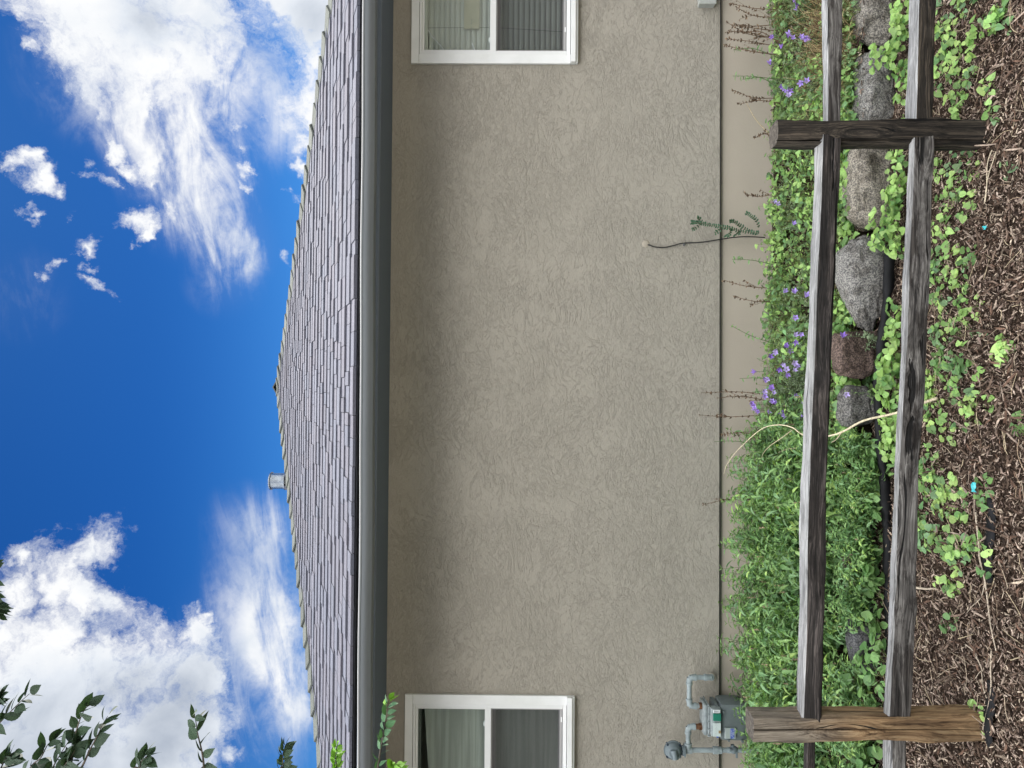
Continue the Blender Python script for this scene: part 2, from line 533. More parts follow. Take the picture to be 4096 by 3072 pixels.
def wood(name, dark, mid, light, blotch, amount=0.5, gloss=0.75, lin=0.5, base=None, knots=1.0):
    """split weathered timber, grain along local X"""
    mt, t, p = mat(name, gloss, 0.25)
    oc = objco(t)
    kv = t.node('ShaderNodeTexVoronoi'); kv.feature = 'F1'
    t.l.new(t.mapping(oc, scale=(2.3, 9, 9), loc=(.3, .7, .1)), kv.inputs['Vector']); kv.inputs['Scale'].default_value = 1.0
    kd = kv.outputs['Distance']
    kw = t.mapr(kd, 0.0, 0.55, 0.05 * knots, 0.0)
    warp = t.noise(t.mapping(oc, scale=(3, 9, 9)), 1.0, 3, 0.5)
    wsum = t.math('ADD', t.math('MULTIPLY', warp, 0.04), kw)
    wv = t.node('ShaderNodeCombineXYZ'); t.l.new(wsum, wv.inputs[1]); t.l.new(wsum, wv.inputs[2])
    vv = t.vmath('ADD', oc, wv.outputs[0])
    g1 = t.noise(t.mapping(vv, scale=(1.4, 60, 60)), 1.0, 6, 0.7)
    g2 = t.noise(t.mapping(vv, scale=(4, 210, 210)), 1.0, 4, 0.7)
    g = t.math('ADD', t.math('MULTIPLY', g1, 0.6), t.math('MULTIPLY', g2, 0.4))
    c = t.ramp(t.mapr(g, 0.38, 0.62, smooth=False), [(0.0, dark), (lin, mid), (1.0, light)])
    if base is not None:      # fresher timber low on the post
        c2 = t.ramp(t.mapr(g, 0.38, 0.62, smooth=False), [(0.0, base[0]), (lin, base[1]), (1.0, base[2])])
        sx = t.node('ShaderNodeSeparateXYZ'); t.l.new(oc, sx.inputs[0])
        f = t.mapr(t.math('ADD', sx.outputs[0], t.math('MULTIPLY', t.noise(t.mapping(oc, scale=(2, 14, 14)), 1.0, 4, .6), 0.5)), 0.95, 1.35)
        c = t.mix(f, c2, c)
    b = t.noise(t.mapping(oc, scale=(3.2, 11, 11), loc=(3, 1, 4)), 1.0, 6, 0.7, 0.8)
    c = t.mix(t.math('MULTIPLY', t.mapr(b, 0.44, 0.60), amount), c, t.mix(1.0, c, blotch, 'MULTIPLY'))
    c = t.mix(t.math('MULTIPLY', t.mapr(kd, 0.05, 0.13, 1.0, 0.0), knots * .85), c, tuple(x * .6 for x in dark))
    crack = t.mapr(t.noise(t.mapping(vv, scale=(0.7, 34, 34), loc=(7, 7, 2)), 1.0, 3, 0.5), 0.63, 0.67)
    c = t.mix(crack, c, tuple(x * 0.35 for x in dark))
    t.l.new(c, p.inputs['Base Color'])
    hh = t.math('SUBTRACT', g, t.math('MULTIPLY', crack, 1.2))
    t.l.new(t.bump(hh, 1.0, 0.009), p.inputs['Normal'])
    return mt


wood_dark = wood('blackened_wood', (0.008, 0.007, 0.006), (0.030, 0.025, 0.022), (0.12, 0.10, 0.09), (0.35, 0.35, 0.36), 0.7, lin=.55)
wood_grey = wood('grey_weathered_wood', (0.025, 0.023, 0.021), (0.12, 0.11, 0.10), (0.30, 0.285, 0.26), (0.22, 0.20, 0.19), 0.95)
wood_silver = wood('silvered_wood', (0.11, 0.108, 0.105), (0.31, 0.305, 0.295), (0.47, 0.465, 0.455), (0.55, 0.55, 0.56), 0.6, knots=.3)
wood_tan = wood('tan_split_wood', (0.04, 0.033, 0.026), (0.18, 0.15, 0.115), (0.33, 0.285, 0.22), (0.45, 0.45, 0.46), 0.7,
                base=((0.055, 0.03, 0.014), (0.28, 0.175, 0.09), (0.46, 0.33, 0.18)))
wood_brown = wood('dark_brown_wood', (0.008, 0.007, 0.006), (0.032, 0.026, 0.020), (0.12, 0.095, 0.070), (0.45, 0.45, 0.45), 0.6)
wood_end = simple('end_grain', (0.09, 0.078, 0.065), 0.9, 0.1, var=0.5, scale=60, bump=0.8)

# ------------------------------------------------------------------ terrain


def ground_z(x, y):
    xx = max(-6, min(6, x))
    return -0.06 - 0.07 * xx


def bed_z(x, y):
    return 0.09 - 0.012 * x - 0.10 * max(0.0, min(1.0, (4.9 - y) / 0.8))


def fence_y(x):
    return 2.85 + (x + 1.34) * 0.092


soil, t, p = mat('mulch_soil_and_gravel', 0.95, 0.1)
oc = objco(t)
sep = t.node('ShaderNodeSeparateXYZ'); t.l.new(oc, sep.inputs[0])
nn_ = t.noise(oc, 55, 8, 0.7)
mul = t.ramp(nn_, [(0.3, (0.010, 0.007, 0.005)), (0.5, (0.04, 0.026, 0.018)), (0.7, (0.10, 0.07, 0.05))])
lawn = t.ramp(t.noise(oc, 6, 8, 0.7), [(0.3, (0.26, 0.245, 0.21)), (0.7, (0.42, 0.40, 0.36))])
edge = t.mapr(t.math('ADD', sep.outputs[1], t.math('MULTIPLY', t.noise(oc, 1.2, 4), 0.5)), 1.6, 1.75)
t.l.new(t.mix(edge, lawn, mul), p.inputs['Base Color'])
t.l.new(t.bump(nn_, 1.0, 0.02), p.inputs['Normal'])
xs = [-120, -60, -30, -15, -8, -6] + [-5 + 0.25 * i for i in range(41)] + [6, 8, 15, 30, 60, 120]
ys = [-120, -60, -30, -12, -6, -3] + [-1 + 0.25 * i for i in range(29)] + [8, 14, 30, 60, 120]
vs = [(x, y, ground_z(x, y) + 0.008 * math.sin(x * 5.1 + y * 3.3) + 0.006 * math.sin(y * 9 - x * 4)) for y in ys for x in xs]
nx = len(xs)
fs = [(j * nx + i, j * nx + i + 1, (j + 1) * nx + i + 1, (j + 1) * nx + i) for j in range(len(ys) - 1) for i in range(nx - 1)]
tag(mesh_obj('ground', vs, fs, soil, smooth=True), kind='structure')

# raised planting bed between the boulders and the house
bedm, t, p = mat('bed_soil', 0.95, 0.1)
nb = t.noise(objco(t), 45, 9, 0.7)
t.l.new(t.ramp(nb, [(0.3, (0.012, 0.009, 0.006)), (0.55, (0.05, 0.035, 0.025)), (0.75, (0.13, 0.10, 0.075))]), p.inputs['Base Color'])
t.l.new(t.bump(nb, 1.0, 0.03), p.inputs['Normal'])
vs = []; NX = 90; yr = [0.0, 0.03, 0.08, 0.2, 0.35, 0.5, 0.65, 0.8, 0.92, 1.0]
for yi, fy in enumerate(yr):
    for i in range(NX + 1):
        x = -3.9 + 8.0 * i / NX
        y0 = fence_y(x) + 0.98
        y = y0 + (5.14 - y0) * fy
        z = bed_z(x, y) + random.uniform(-0.012, 0.012)
        if yi == 0: z = ground_z(x, y) - 0.05
        if yi == 1: z = (ground_z(x, y) + bed_z(x, y)) / 2
        vs.append((x, y, z))
fs = [(j * (NX + 1) + i, j * (NX + 1) + i + 1, (j + 1) * (NX + 1) + i + 1, (j + 1) * (NX + 1) + i) for j in range(len(yr) - 1) for i in range(NX)]
tag(mesh_obj('planting_bed', vs, fs, bedm, smooth=True), kind='structure')

hv = []; hf = []; NHL = 96
for i in range(NHL + 1):
    a = PI / 2 + R(12) + (PI - R(24)) * i / NHL      # only the side opposite the house
    hh_ = 28 + 5 * math.sin(a * 3 + 1) + 3 * math.sin(a * 7) + 1.5 * math.sin(a * 17)
    for (r_, z_) in ((85, -3), (92, hh_ * .55), (105, hh_)):
        hv.append((math.sin(a) * r_, math.cos(a) * r_, z_))
hf = [(3 * i + k, 3 * i + 3 + k, 3 * i + 4 + k, 3 * i + 1 + k) for i in range(NHL) for k in (0, 1)]
blocker_m = simple('rear_blocker_green', (0.06, 0.065, 0.045), 0.95, 0.1, var=.6, scale=.4)
tag(mesh_obj('rear_light_blocker', hv, hf, blocker_m, smooth=True), kind='structure')  # unseen ring added behind the camera to cut low light and pane reflections

# ------------------------------------------------------------------ house
EYEZ = 1.9
WY = 5.1                      # face of the stucco
XL, XR = -3.36, 3.56          # corners
DEPTH = 11.0
ZB = EYEZ - 1.437             # bottom of the stucco
ZS = EYEZ + 0.93              # soffit
EAVE_Y, EAVE_Z, PITCHR, HW, XC = 4.6, EYEZ + 1.059, 0.468, 3.96, 0.10
WT, WBm = EYEZ + 0.794, EYEZ - 0.410
WL = (-3.22, -2.118)          # left window, outer trim
WR = (2.408, 3.42)            # right window
house = empty('house', (0, WY, 0))
tag(house, 'single-storey house in taupe textured stucco with low hip roof and grey gutter', 'house')
HO = Vector(house.location)


def hb():
    return MB(HO)


# stucco wall with two window openings
b = hb()
TR = 0.05                     # trim overlaps the opening
gx = [XL, WL[0] + TR, WL[1] - TR, WR[0] + TR, WR[1] - TR, XR]
gz = [ZB, WBm + TR, WT - TR, ZS]
vv = [(x, WY, z) for z in gz for x in gx]
ff = []
for j in range(3):
    for i in range(5):
        if j == 1 and i in (1, 3): continue
        ff.append((j * 6 + i, j * 6 + i + 1, (j + 1) * 6 + i + 1, (j + 1) * 6 + i))
b.add(vv, ff)
for (x0, x1) in ((gx[1], gx[2]), (gx[3], gx[4])):   # reveals
    z0, z1 = gz[1], gz[2]
    yb = WY + 0.16
    b.add([(x0, WY, z0), (x1, WY, z0), (x1, yb, z0), (x0, yb, z0)], [(0, 1, 2, 3)])
    b.add([(x0, WY, z1), (x1, WY, z1), (x1, yb, z1), (x0, yb, z1)], [(3, 2, 1, 0)])
    b.add([(x0, WY, z0), (x0, yb, z0), (x0, yb, z1), (x0, WY, z1)], [(0, 1, 2, 3)])
    b.add([(x1, WY, z0), (x1, yb, z0), (x1, yb, z1), (x1, WY, z1)], [(3, 2, 1, 0)])
# other three sides, and the lip under the stucco
yb = WY + DEPTH
b.add([(XL, WY, ZB), (XL, yb, ZB), (XL, yb, ZS), (XL, WY, ZS)], [(3, 2, 1, 0)])
b.add([(XR, WY, ZB), (XR, yb, ZB), (XR, yb, ZS), (XR, WY, ZS)], [(0, 1, 2, 3)])
b.add([(XL, yb, ZB), (XR, yb, ZB), (XR, yb, ZS), (XL, yb, ZS)], [(3, 2, 1, 0)])
b.add([(XL, WY, ZB), (XR, WY, ZB), (XR, WY + 0.05, ZB), (XL, WY + 0.05, ZB)], [(3, 2, 1, 0)])
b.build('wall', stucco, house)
# dark metal screed that closes the stucco
b = hb(); b.box(XL + .01, XR - .01, WY + 0.006, WY + 0.03, ZB - 0.012, ZB + 0.004)
b.build('weep_screed', simple('screed_metal', (0.05, 0.045, 0.04), 0.7), house)
b = hb(); b.box(XL + 0.03, XR - 0.03, WY + 0.026, yb - 0.03, -0.6, ZB - 0.002)
b.build('foundation', smoothwall, house)
# room behind the windows: floor, ceiling and back wall
room = simple('room_paint', (0.30, 0.29, 0.27), 0.9)
for (x0, x1) in ((XL + .1, -0.8), (1.0, XR - .1)):
    b = hb(); z0, z1, y0, y1 = 0.75, ZS - 0.05, WY + 0.17, WY + 3.2
    vs = [(x, y, z) for z in (z0, z1) for y in (y0, y1) for x in (x0, x1)]
    b.add(vs, [(0, 1, 3, 2), (4, 6, 7, 5), (2, 3, 7, 6), (0, 2, 6, 4), (1, 5, 7, 3)])
    b.build('room_lining', room, house)

# soffit, fascia
b = hb()
b.box(XC - HW + .02, XC + HW - .02, EAVE_Y + 0.035, WY - 0.002, ZS, ZS + 0.02)
b.box(XC - HW + .02, XL - 0.002, WY - 0.002, yb, ZS, ZS + 0.02)
b.box(XR + 0.002, XC + HW - .02, WY - 0.002, yb, ZS, ZS + 0.02)
b.build('soffit', soffit_m, house)
b = hb()
b.box(XC - HW, XC + HW, EAVE_Y + 0.008, EAVE_Y + 0.033, ZS - 0.012, EAVE_Z - 0.03, bev=0.002)
b.box(XC - HW, XC + HW, EAVE_Y - 0.002, EAVE_Y + 0.006, ZS + 0.01, ZS + 0.03)
b.build('fascia', eave_paint, house)
# gutter: K-profile swept along X, falling a little to the left
prof = [(0.0, 0.000), (0.0, -0.060), (-0.080, -0.060), (-0.086, -0.054), (-0.094, -0.046), (-0.106, -0.034), (-0.114, -0.018), (-0.116, -0.004),
        (-0.120, 0.000), (-0.1205, 0.004), (-0.112, 0.006), (-0.105, 0.004)]
b = hb()
vs = []; NG = 60
for i in range(NG + 1):
    x = XC - HW - 0.02 + (2 * HW + 0.04) * i / NG
    dz = -0.040 + 0.0045 * (x) + 0.0022 * math.sin(x * 2.3) - 0.0015 * math.sin(x * 5.0)
    dy = 0.003 * math.sin(x * 1.7 + 1)
    for (py, pz) in prof:
        vs.append((x, EAVE_Y + 0.004 + py + (dy if py < -0.05 else 0), EAVE_Z - 0.026 + pz + dz))
npf = len(prof)
fs = []
for i in range(NG):
    for k in range(npf - 1):
        fs.append((i * npf + k, (i + 1) * npf + k, (i + 1) * npf + k + 1, i * npf + k + 1))
b.add(vs, fs)
go = b.build('gutter', gut_m, house)
md = go.modifiers.new('thickness', 'SOLIDIFY'); md.thickness = 0.0016; md.offset = 0
autosmooth(go, 35)
lp = []
for i in range(NG + 1):
    x = XC - HW - 0.02 + (2 * HW + 0.04) * i / NG
    dz = -0.040 + 0.0045 * (x) + 0.0022 * math.sin(x * 2.3) - 0.0015 * math.sin(x * 5.0)
    lp.append(Vector((x, EAVE_Y + 0.004 - 0.117 + 0.003 * math.sin(x * 1.7 + 1), EAVE_Z - 0.026 + 0.008 + dz)) - HO)
b = MB(); b.tube(lp, 0.0055, 12)
b.build('gutter_lip', simple('lip_sun_glint', (0.42, 0.42, 0.41), 0.6, 0.3), go, smooth=True)  # paler than the gutter: the lip's sun glint is put into its colour
# hidden hangers show as small straps at the lip
b = hb()
for x in [-2.9, -2.2, -1.4, -0.6, 0.2, 1.0, 1.8, 2.6]:
    b = hb(); z = EAVE_Z - 0.026 - 0.040 + 0.0045 * x
    b.box(x - 0.012, x + 0.012, EAVE_Y - 0.108, EAVE_Y + 0.001, z - 0.006, z - 0.003)
    b.build('gutter_hanger', eave_paint, go)

# roof decks
roof = hb()
EY1 = WY + DEPTH + 0.5
apex1 = (XC, EAVE_Y + HW, EAVE_Z + PITCHR * HW)
apex2 = (XC, EY1 - HW, EAVE_Z + PITCHR * HW)
x0, x1 = XC - HW, XC + HW
vs = [(x0, EAVE_Y, EAVE_Z), (x1, EAVE_Y, EAVE_Z), (x1, EY1, EAVE_Z), (x0, EY1, EAVE_Z), apex1, apex2]
vs = [(a, bb, c - 0.01) for a, bb, c in vs]
roof.add(vs, [(0, 1, 4), (1, 2, 5, 4), (2, 3, 5), (3, 0, 4, 5), (3, 2, 1, 0)], (0.2, 0.2, 0.21))
roofo = roof.build('roof', shingle, house)

# laminated shingles, front slope
b = hb()
th = math.atan(PITCHR)
su = Vector((0, math.cos(th), math.sin(th))); sn = Vector((0, -math.sin(th), math.cos(th)))
EXPO = 0.143
ncourse = int(HW / math.cos(th) / EXPO) + 1


def slab(b, org, su, ax, sn, s0, s1, xa, xb, lim, t0, t1, c):
    def cl(x, s): return max(-lim(s), min(lim(s), x))
    P = []
    for (s, tt) in ((s0, t0), (s1, t1)):
        for x in (xa, xb):
            xx = cl(x, s)
            base = org + ax * xx + su * s
            P.append(base - sn * 0.006); P.append(base + sn * tt)
    # order: s0xa b,t ; s0xb b,t ; s1xa b,t ; s1xb b,t
    fs = [(1, 3, 7, 5), (0, 2, 3, 1), (0, 1, 5, 4), (2, 6, 7, 3)]
    b.add(P, fs, c)


def shingle_slope(b, org, su, ax, sn, lim, xmax, ncourse, rr):
    for k in range(ncourse):
        s0 = k * EXPO
        s1 = s0 + EXPO * 1.12
        L = lim(s0)
        x = -L - rr.uniform(0, 0.3)
        wav = rr.uniform(0, 6)
        while x < L:
            w = rr.choice([0.10, 0.13, 0.16, 0.2, 0.25, 0.3]) * rr.uniform(0.85, 1.15)
            tt = rr.choice([0.0115, 0.0125, 0.016, 0.018]) + rr.uniform(-0.001, 0.001)
            ds = rr.uniform(-0.004, 0.004) + 0.003 * math.sin(x * 1.3 + wav)
            g = rr.uniform(0.92, 1.07)
            hue = rr.uniform(-0.008, 0.008)
            c = (0.128 * g + hue * .6, 0.130 * g, 0.156 * g - hue * 0.4)
            if tt > 0.014: ds -= 0.003
            slab(b, org, su, ax, sn, s0 + ds, s1, x, x + w - 0.004, lim, tt, tt - 0.0105, c)
            x += w


rr = random.Random(11)
shingle_slope(b, Vector((XC, EAVE_Y - 0.015, EAVE_Z)), su, Vector((1, 0, 0)), sn, lambda s: max(0.01, HW + 0.01 - s * math.cos(th)), HW, ncourse, rr)
b.build('front_shingles', shingle, roofo).matrix_parent_inverse = Matrix.Identity(4)
bs = hb()
shingle_slope(bs, Vector((XC - HW - 0.012, EAVE_Y + 6.0, EAVE_Z)), Vector((math.cos(th), 0, math.sin(th))), Vector((0, -1, 0)),
              Vector((-math.sin(th), 0, math.cos(th))), lambda s: max(0.01, 6.0 - s * math.cos(th)), 6, ncourse, rr)
bs.build('left_shingles', shingle, roofo).matrix_parent_inverse = Matrix.Identity(4)
bs = hb()
shingle_slope(bs, Vector((XC + HW + 0.012, EAVE_Y + 6.0, EAVE_Z)), Vector((-math.cos(th), 0, math.sin(th))), Vector((0, 1, 0)),
              Vector((math.sin(th), 0, math.cos(th))), lambda s: max(0.01, 6.0 - s * math.cos(th)), 6, ncourse, rr)
bs.build('right_shingles', shingle, roofo).matrix_parent_inverse = Matrix.Identity(4)


def ridge_caps(b, P0, P1, wingA, wingB, step, rr):
    """folded caps from P0 (low) to P1; wings are unit vectors lying in the two slopes"""
    d = (P1 - P0); L = d.length; d.normalize()
    n = int(L / step) + 1
    up = Vector((0, 0, 1))
    for k in range(n):
        s0 = k * step; s1 = min(s0 + step * 1.25, L + 0.05)
        j = rr.uniform(-0.006, 0.006)
        lift0, lift1 = 0.031 + j, 0.010
        w = 0.135 + rr.uniform(-.006, .006)
        g = rr.uniform(0.85, 1.15)
        c = (0.105 * g, 0.113 * g, 0.100 * g)
        A = []
        for (s, li) in ((s0, lift0), (s1, lift1)):
            ce = P0 + d * s
            for th_ in (0.0, -0.014):
                A += [ce + up * (li + th_) + wingA * w, ce + up * (li + th_) + wingA * 0.03 + up * 0.009, ce + up * (li + th_) + up * 0.012,
                      ce + up * (li + th_) + wingB * 0.03 + up * 0.009, ce + up * (li + th_) + wingB * w]
        fs = []
        for q in range(4):
            fs.append((q, q + 1, 10 + q + 1, 10 + q))               # top
            fs.append((5 + q, 5 + q + 1, q + 1, q))                 # butt end
        fs.append((5, 0, 10, 15)); fs.append((4, 9, 19, 14))
        b.add(A, fs, c)


b = hb()
A1 = Vector(apex1)
pf = Vector((1, 0, 0)); 
for sgn in (-1, 1):
    P0 = Vector((XC + sgn * HW, EAVE_Y, EAVE_Z))
    hd = (A1 - P0).normalized()
    nf = Vector((0, -math.sin(th), math.cos(th))); ns = Vector((sgn * math.sin(th), 0, math.cos(th)))
    wa = hd.cross(nf); wb = hd.cross(ns)
    if wa.dot(Vector((-sgn, 0, 0))) < 0: wa = -wa
    if wb.dot(Vector((0, 1, 0))) < 0: wb = -wb
    wa.normalize(); wb.normalize()
    if wa.z > 0: wa = -wa
    if wb.z > 0: wb = -wb
    ridge_caps(b, P0, A1, wa, wb, 0.205, rr)
# main ridge
wa = Vector((-math.cos(th), 0, -math.sin(th))); wb = Vector((math.cos(th), 0, -math.sin(th)))
ridge_caps(b, A1 + Vector((0, -0.07, 0.0)), Vector(apex2) + Vector((0, 0, .02)), wa, wb, 0.205, rr)
b.build('ridge_caps', shingle, roofo).matrix_parent_inverse = Matrix.Identity(4)

# flue cap
metal = simple('galvanised_metal', (0.36, 0.38, 0.39), 0.33, 0.5, 1.0, var=0.25, scale=10)
vx, vy = -1.06, 8.8
vz0, vz1, vz2 = EYEZ + 2.38, EYEZ + 2.885, EYEZ + 3.055
vent = hb()
vent.tube([(vx, vy, vz0 - 0.05), (vx, vy, vz1 + 0.02)], 0.06, 20)
vo = vent.build('flue_vent', metal, house); autosmooth(vo)
b = hb(); b.tube([(vx, vy, vz1), (vx, vy, vz2)], 0.098, 28)
autosmooth(b.build('flue_drum', metal, vo))
b = hb()
b.tube([(vx, vy, vz2 - .002), (vx, vy, vz2 + 0.010), (vx, vy, vz2 + 0.022)], [0.112, 0.112, 0.05], 28)
autosmooth(b.build('flue_cap', metal, vo))
b = hb(); b.tube([(vx, vy, vz1 - 0.012), (vx, vy, vz1 + 0.004)], 0.112, 28)
autosmooth(b.build('flue_rim', metal, vo)); b = hb()
b.tube([(vx, vy, vz1 - 0.045), (vx, vy, vz1 - 0.03)], 0.068, 24)
autosmooth(b.build('flue_collar', metal, vo))
for c_ in vo.children: c_.matrix_parent_inverse = Matrix.Identity(4)


def fixlocal(parent):
    pass


# windows ------------------------------------------------------------
def window(X0, X1, visible_left):
    """single-hung window: outer trim X0..X1"""
    w = empty('window'); w.parent = house
    z1, z0 = WT, WBm
    yF = WY - 0.022
    tb = hb()
    hw_, sw_ = 0.055, 0.066
    tb.box(X0, X1, yF, WY - 0.0005, z1 - hw_, z1, bev=0.002)
    tb.box(X0, X0 + sw_, yF + 0.001, WY - 0.0005, z0 + 0.053, z1 - hw_ - 0.0015, bev=0.002)
    tb.box(X1 - sw_, X1, yF + 0.001, WY - 0.0005, z0 + 0.053, z1 - hw_ - 0.0015, bev=0.002)
    tb.build('trim', white, w)
    sb = hb()
    sb.box(X0 + .001, X1 - .001, WY - 0.052, WY - 0.0005, z0 + 0.018, z0 + 0.0515, bev=0.003)
    sb.box(X0 + .001, X1 - .001, WY - 0.034, WY - 0.0005, z0, z0 + 0.0165, bev=0.003)
    sb.build('sill', white, w)
    # vinyl frame
    a0, a1 = X0 + sw_ + 0.003, X1 - sw_ - 0.003
    b0, b1 = z0 + 0.055, z1 - hw_ - 0.003
    fb = hb(); k = 0.026
    y0, y1 = WY - 0.012, WY + 0.07
    fb.box(a0, a1, y0, y1, b1 - k * .62, b1, bev=0.002)
    fb.box(a0, a1, y0, y1, b0, b0 + k, bev=0.002)
    fb.box(a0, a0 + k, y0, y1, b0 + k + .0005, b1 - k * .62 - .0005, bev=0.002)
    fb.box(a1 - k, a1, y0, y1, b0 + k + .0005, b1 - k * .62 - .0005, bev=0.002)
    fb.build('frame', vinyl, w)
    g0, g1 = a0 + k, a1 - k
    zm0, zm1 = EYEZ + 0.170, EYEZ + 0.226
    # upper sash
    ub = hb(); k2 = 0.016
    uz0, uz1 = zm0 + 0.012, b1 - k * .62
    ub.box(g0, g1, WY + 0.006, WY + 0.035, uz1 - k2, uz1 - .001, bev=.002)
    ub.box(g0 + .001, g1 - .001, WY + 0.002, WY + 0.035, uz0, zm1, bev=.002)
    ub.box(g0 + .001, g0 + k2, WY + 0.006, WY + 0.035, zm1, uz1 - k2, bev=.002)
    ub.box(g1 - k2, g1 - .001, WY + 0.006, WY + 0.035, zm1, uz1 - k2, bev=.002)
    us = ub.build('upper_sash', vinyl, w)
    gb = hb(); gb.box(g0 + k2, g1 - k2, WY + 0.020, WY + 0.023, zm1, uz1 - k2)
    gb.build('upper_pane', glass, w)
    # lower sash behind an insect screen
    lb = hb(); lz0, lz1 = b0 + k, zm0 + 0.011
    lb.box(g0, g1, WY + 0.042, WY + 0.066, lz1 - 0.03, lz1 + .02, bev=.002)
    lb.box(g0, g1, WY + 0.042, WY + 0.066, lz0 + .0005, lz0 + 0.03, bev=.002)
    lb.box(g0 + .001, g0 + 0.03, WY + 0.042, WY + 0.066, lz0 + .03, lz1 - .03, bev=.002)
    lb.box(g1 - 0.03, g1 - .001, WY + 0.042, WY + 0.066, lz0 + .03, lz1 - .03, bev=.002)
    lb.build('lower_sash', vinylshade, w)
    gb = hb(); gb.box(g0 + .03, g1 - .03, WY + 0.052, WY + 0.055, lz0 + .03, lz1 - .03)
    gb.build('lower_pane', glass, w)
    ib = hb()
    ib.box(g0 + .006, g1 - .006, WY + 0.012, WY + 0.020, lz0 + .004, lz0 + 0.022, bev=.001)
    ib.box(g0 + .006, g1 - .006, WY + 0.012, WY + 0.020, lz1 - .008, lz1 - 0.001)
    for q in (g0 + .004, g1 - 0.016):
        ib.box(q, q + 0.012, WY + 0.012, WY + 0.020, lz0 + .0225, lz1 - .0085)
    ib.build('screen_frame', vinylshade, w)
    ib = hb(); ib.add([(g0 + .016, WY + 0.016, lz0 + .022), (g1 - .016, WY + 0.016, lz0 + .022), (g1 - .016, WY + 0.016, lz1 - .008), (g0 + .016, WY + 0.016, lz1 - .008)], [(0, 1, 2, 3)])
    ib.build('insect_screen', screen_m, w)
    ib = hb()
    qx = (g1 - 0.10) if visible_left else (g0 + 0.15)
    ib.box(qx, qx + 0.035, WY + 0.007, WY + 0.0115, lz0 + .004, lz0 + .014, bev=.001)
    ib.build('screen_clip', vinyl, w)
    ib = hb()
    qx = (g1 - 0.125) if visible_left else (g0 + 0.10)
    ib.ball((qx, WY + 0.030, zm1 + 0.004), 0.02, sc=(1.1, .5, .45))
    ib.build('sash_lock', vinyl, w, smooth=True)
    for c_ in w.children: c_.location = (0, 0, 0)
    return w


wl_o = window(*WL, True)
wl_o['label'] = 'window at the left edge with a plain grey shade drawn inside'
wr_o = window(*WR, False)
wr_o['label'] = 'window at the right edge with slatted blinds and torn plastic film inside'

# what hangs behind the glass
shade_m, t, p = mat('shade_fabric', 0.85, 0.2)
oc = objco(t)
sz = t.node('ShaderNodeSeparateXYZ'); t.l.new(oc, sz.inputs[0])
bands = t.noise(t.mapping(oc, scale=(1, 1, 30)), 1.0, 3, 0.5)
t.l.new(t.mix(t.mapr(bands, .4, .62), (0.36, 0.36, 0.32), (0.46, 0.46, 0.41)), p.inputs['Base Color'])
sh = empty('roller_blind', (WL[1] - .5, WY + 0.12, WT))
tag(sh, 'plain grey pull-down shade behind the glass of the left window, hanging slightly askew', 'shade')
b = MB(sh.location)
zt = WT - 0.13
pts = []
NS = 24
for i in range(NS + 1):
    z = zt - (zt - WBm + 0.02) * i / NS
    tlt = 0.0
    yy = WY + 0.12 + 0.006 * math.sin(i * 1.1)
    pts.append((z, yy))
vs = []
for i, (z, yy) in enumerate(pts):
    vs.append((WL[0] + 0.02, yy, z - 0.06 * (1 - i / NS))); vs.append((WL[1] - 0.105, yy, z + 0.012 * (1 - i / NS)))
b.add(vs, [(2 * i, 2 * i + 1, 2 * i + 3, 2 * i + 2) for i in range(NS)])
o = b.build('shade_fabric', shade_m, sh); md = o.modifiers.new('t', 'SOLIDIFY'); md.thickness = 0.002
b = MB(sh.location); b.box(WL[0] + 0.03, WL[1] - 0.10, WY + 0.10, WY + 0.14, WT - 0.10, WT - 0.072, bev=.004)
b.build('head_rail', simple('shade_rail', (0.12, 0.13, 0.12), 0.6), sh)

bl = empty('window_blind', (WR[0] + .5, WY + 0.13, WT))
tag(bl, 'closed horizontal slatted blind with ladder cords inside the right window', 'blind')
slat_m = simple('blind_slat', (0.66, 0.65, 0.60), 0.6, 0.3, var=0.05, scale=4)
b = MB(bl.location)
z = WT - 0.11
bx0, bx1 = WR[0] + 0.112, WR[1] - 0.06
k = 0
while z > WBm + 0.05:
    zz = z - 0.037
    vs = []
    for q in range(4):
        f = q / 3
        yy = WY + 0.125 - 0.010 * math.sin(f * PI) + 0.010 * f
        vs += [(bx0, yy, z - (z - zz) * f), (bx1, yy, z - (z - zz) * f)]
    b.add(vs, [(2 * q, 2 * q + 1, 2 * q + 3, 2 * q + 2) for q in range(3)])
    z -= 0.0395
    k += 1
o = b.build('slats', slat_m, bl); md = o.modifiers.new('t', 'SOLIDIFY'); md.thickness = 0.0015
b = MB(bl.location)
cordm = simple('blind_cord', (0.05, 0.05, 0.05), 0.8)
for xx in (bx0 + 0.03, bx0 + 0.215):
    b.tube([(xx, WY + 0.112, WT - .1), (xx + 0.002, WY + 0.110, EYEZ + .2), (xx - (0.012 if xx < bx0 + .1 else .03), WY + 0.112, WBm + 0.06)], 0.0013, 5)
b.build('ladder_cord', cordm, bl)
b = MB(bl.location)
b.box(bx0 - 0.01, bx1, WY + 0.10, WY + 0.14, WT - 0.105, WT - 0.075, bev=.003)
b.build('head_rail', slat_m, bl)

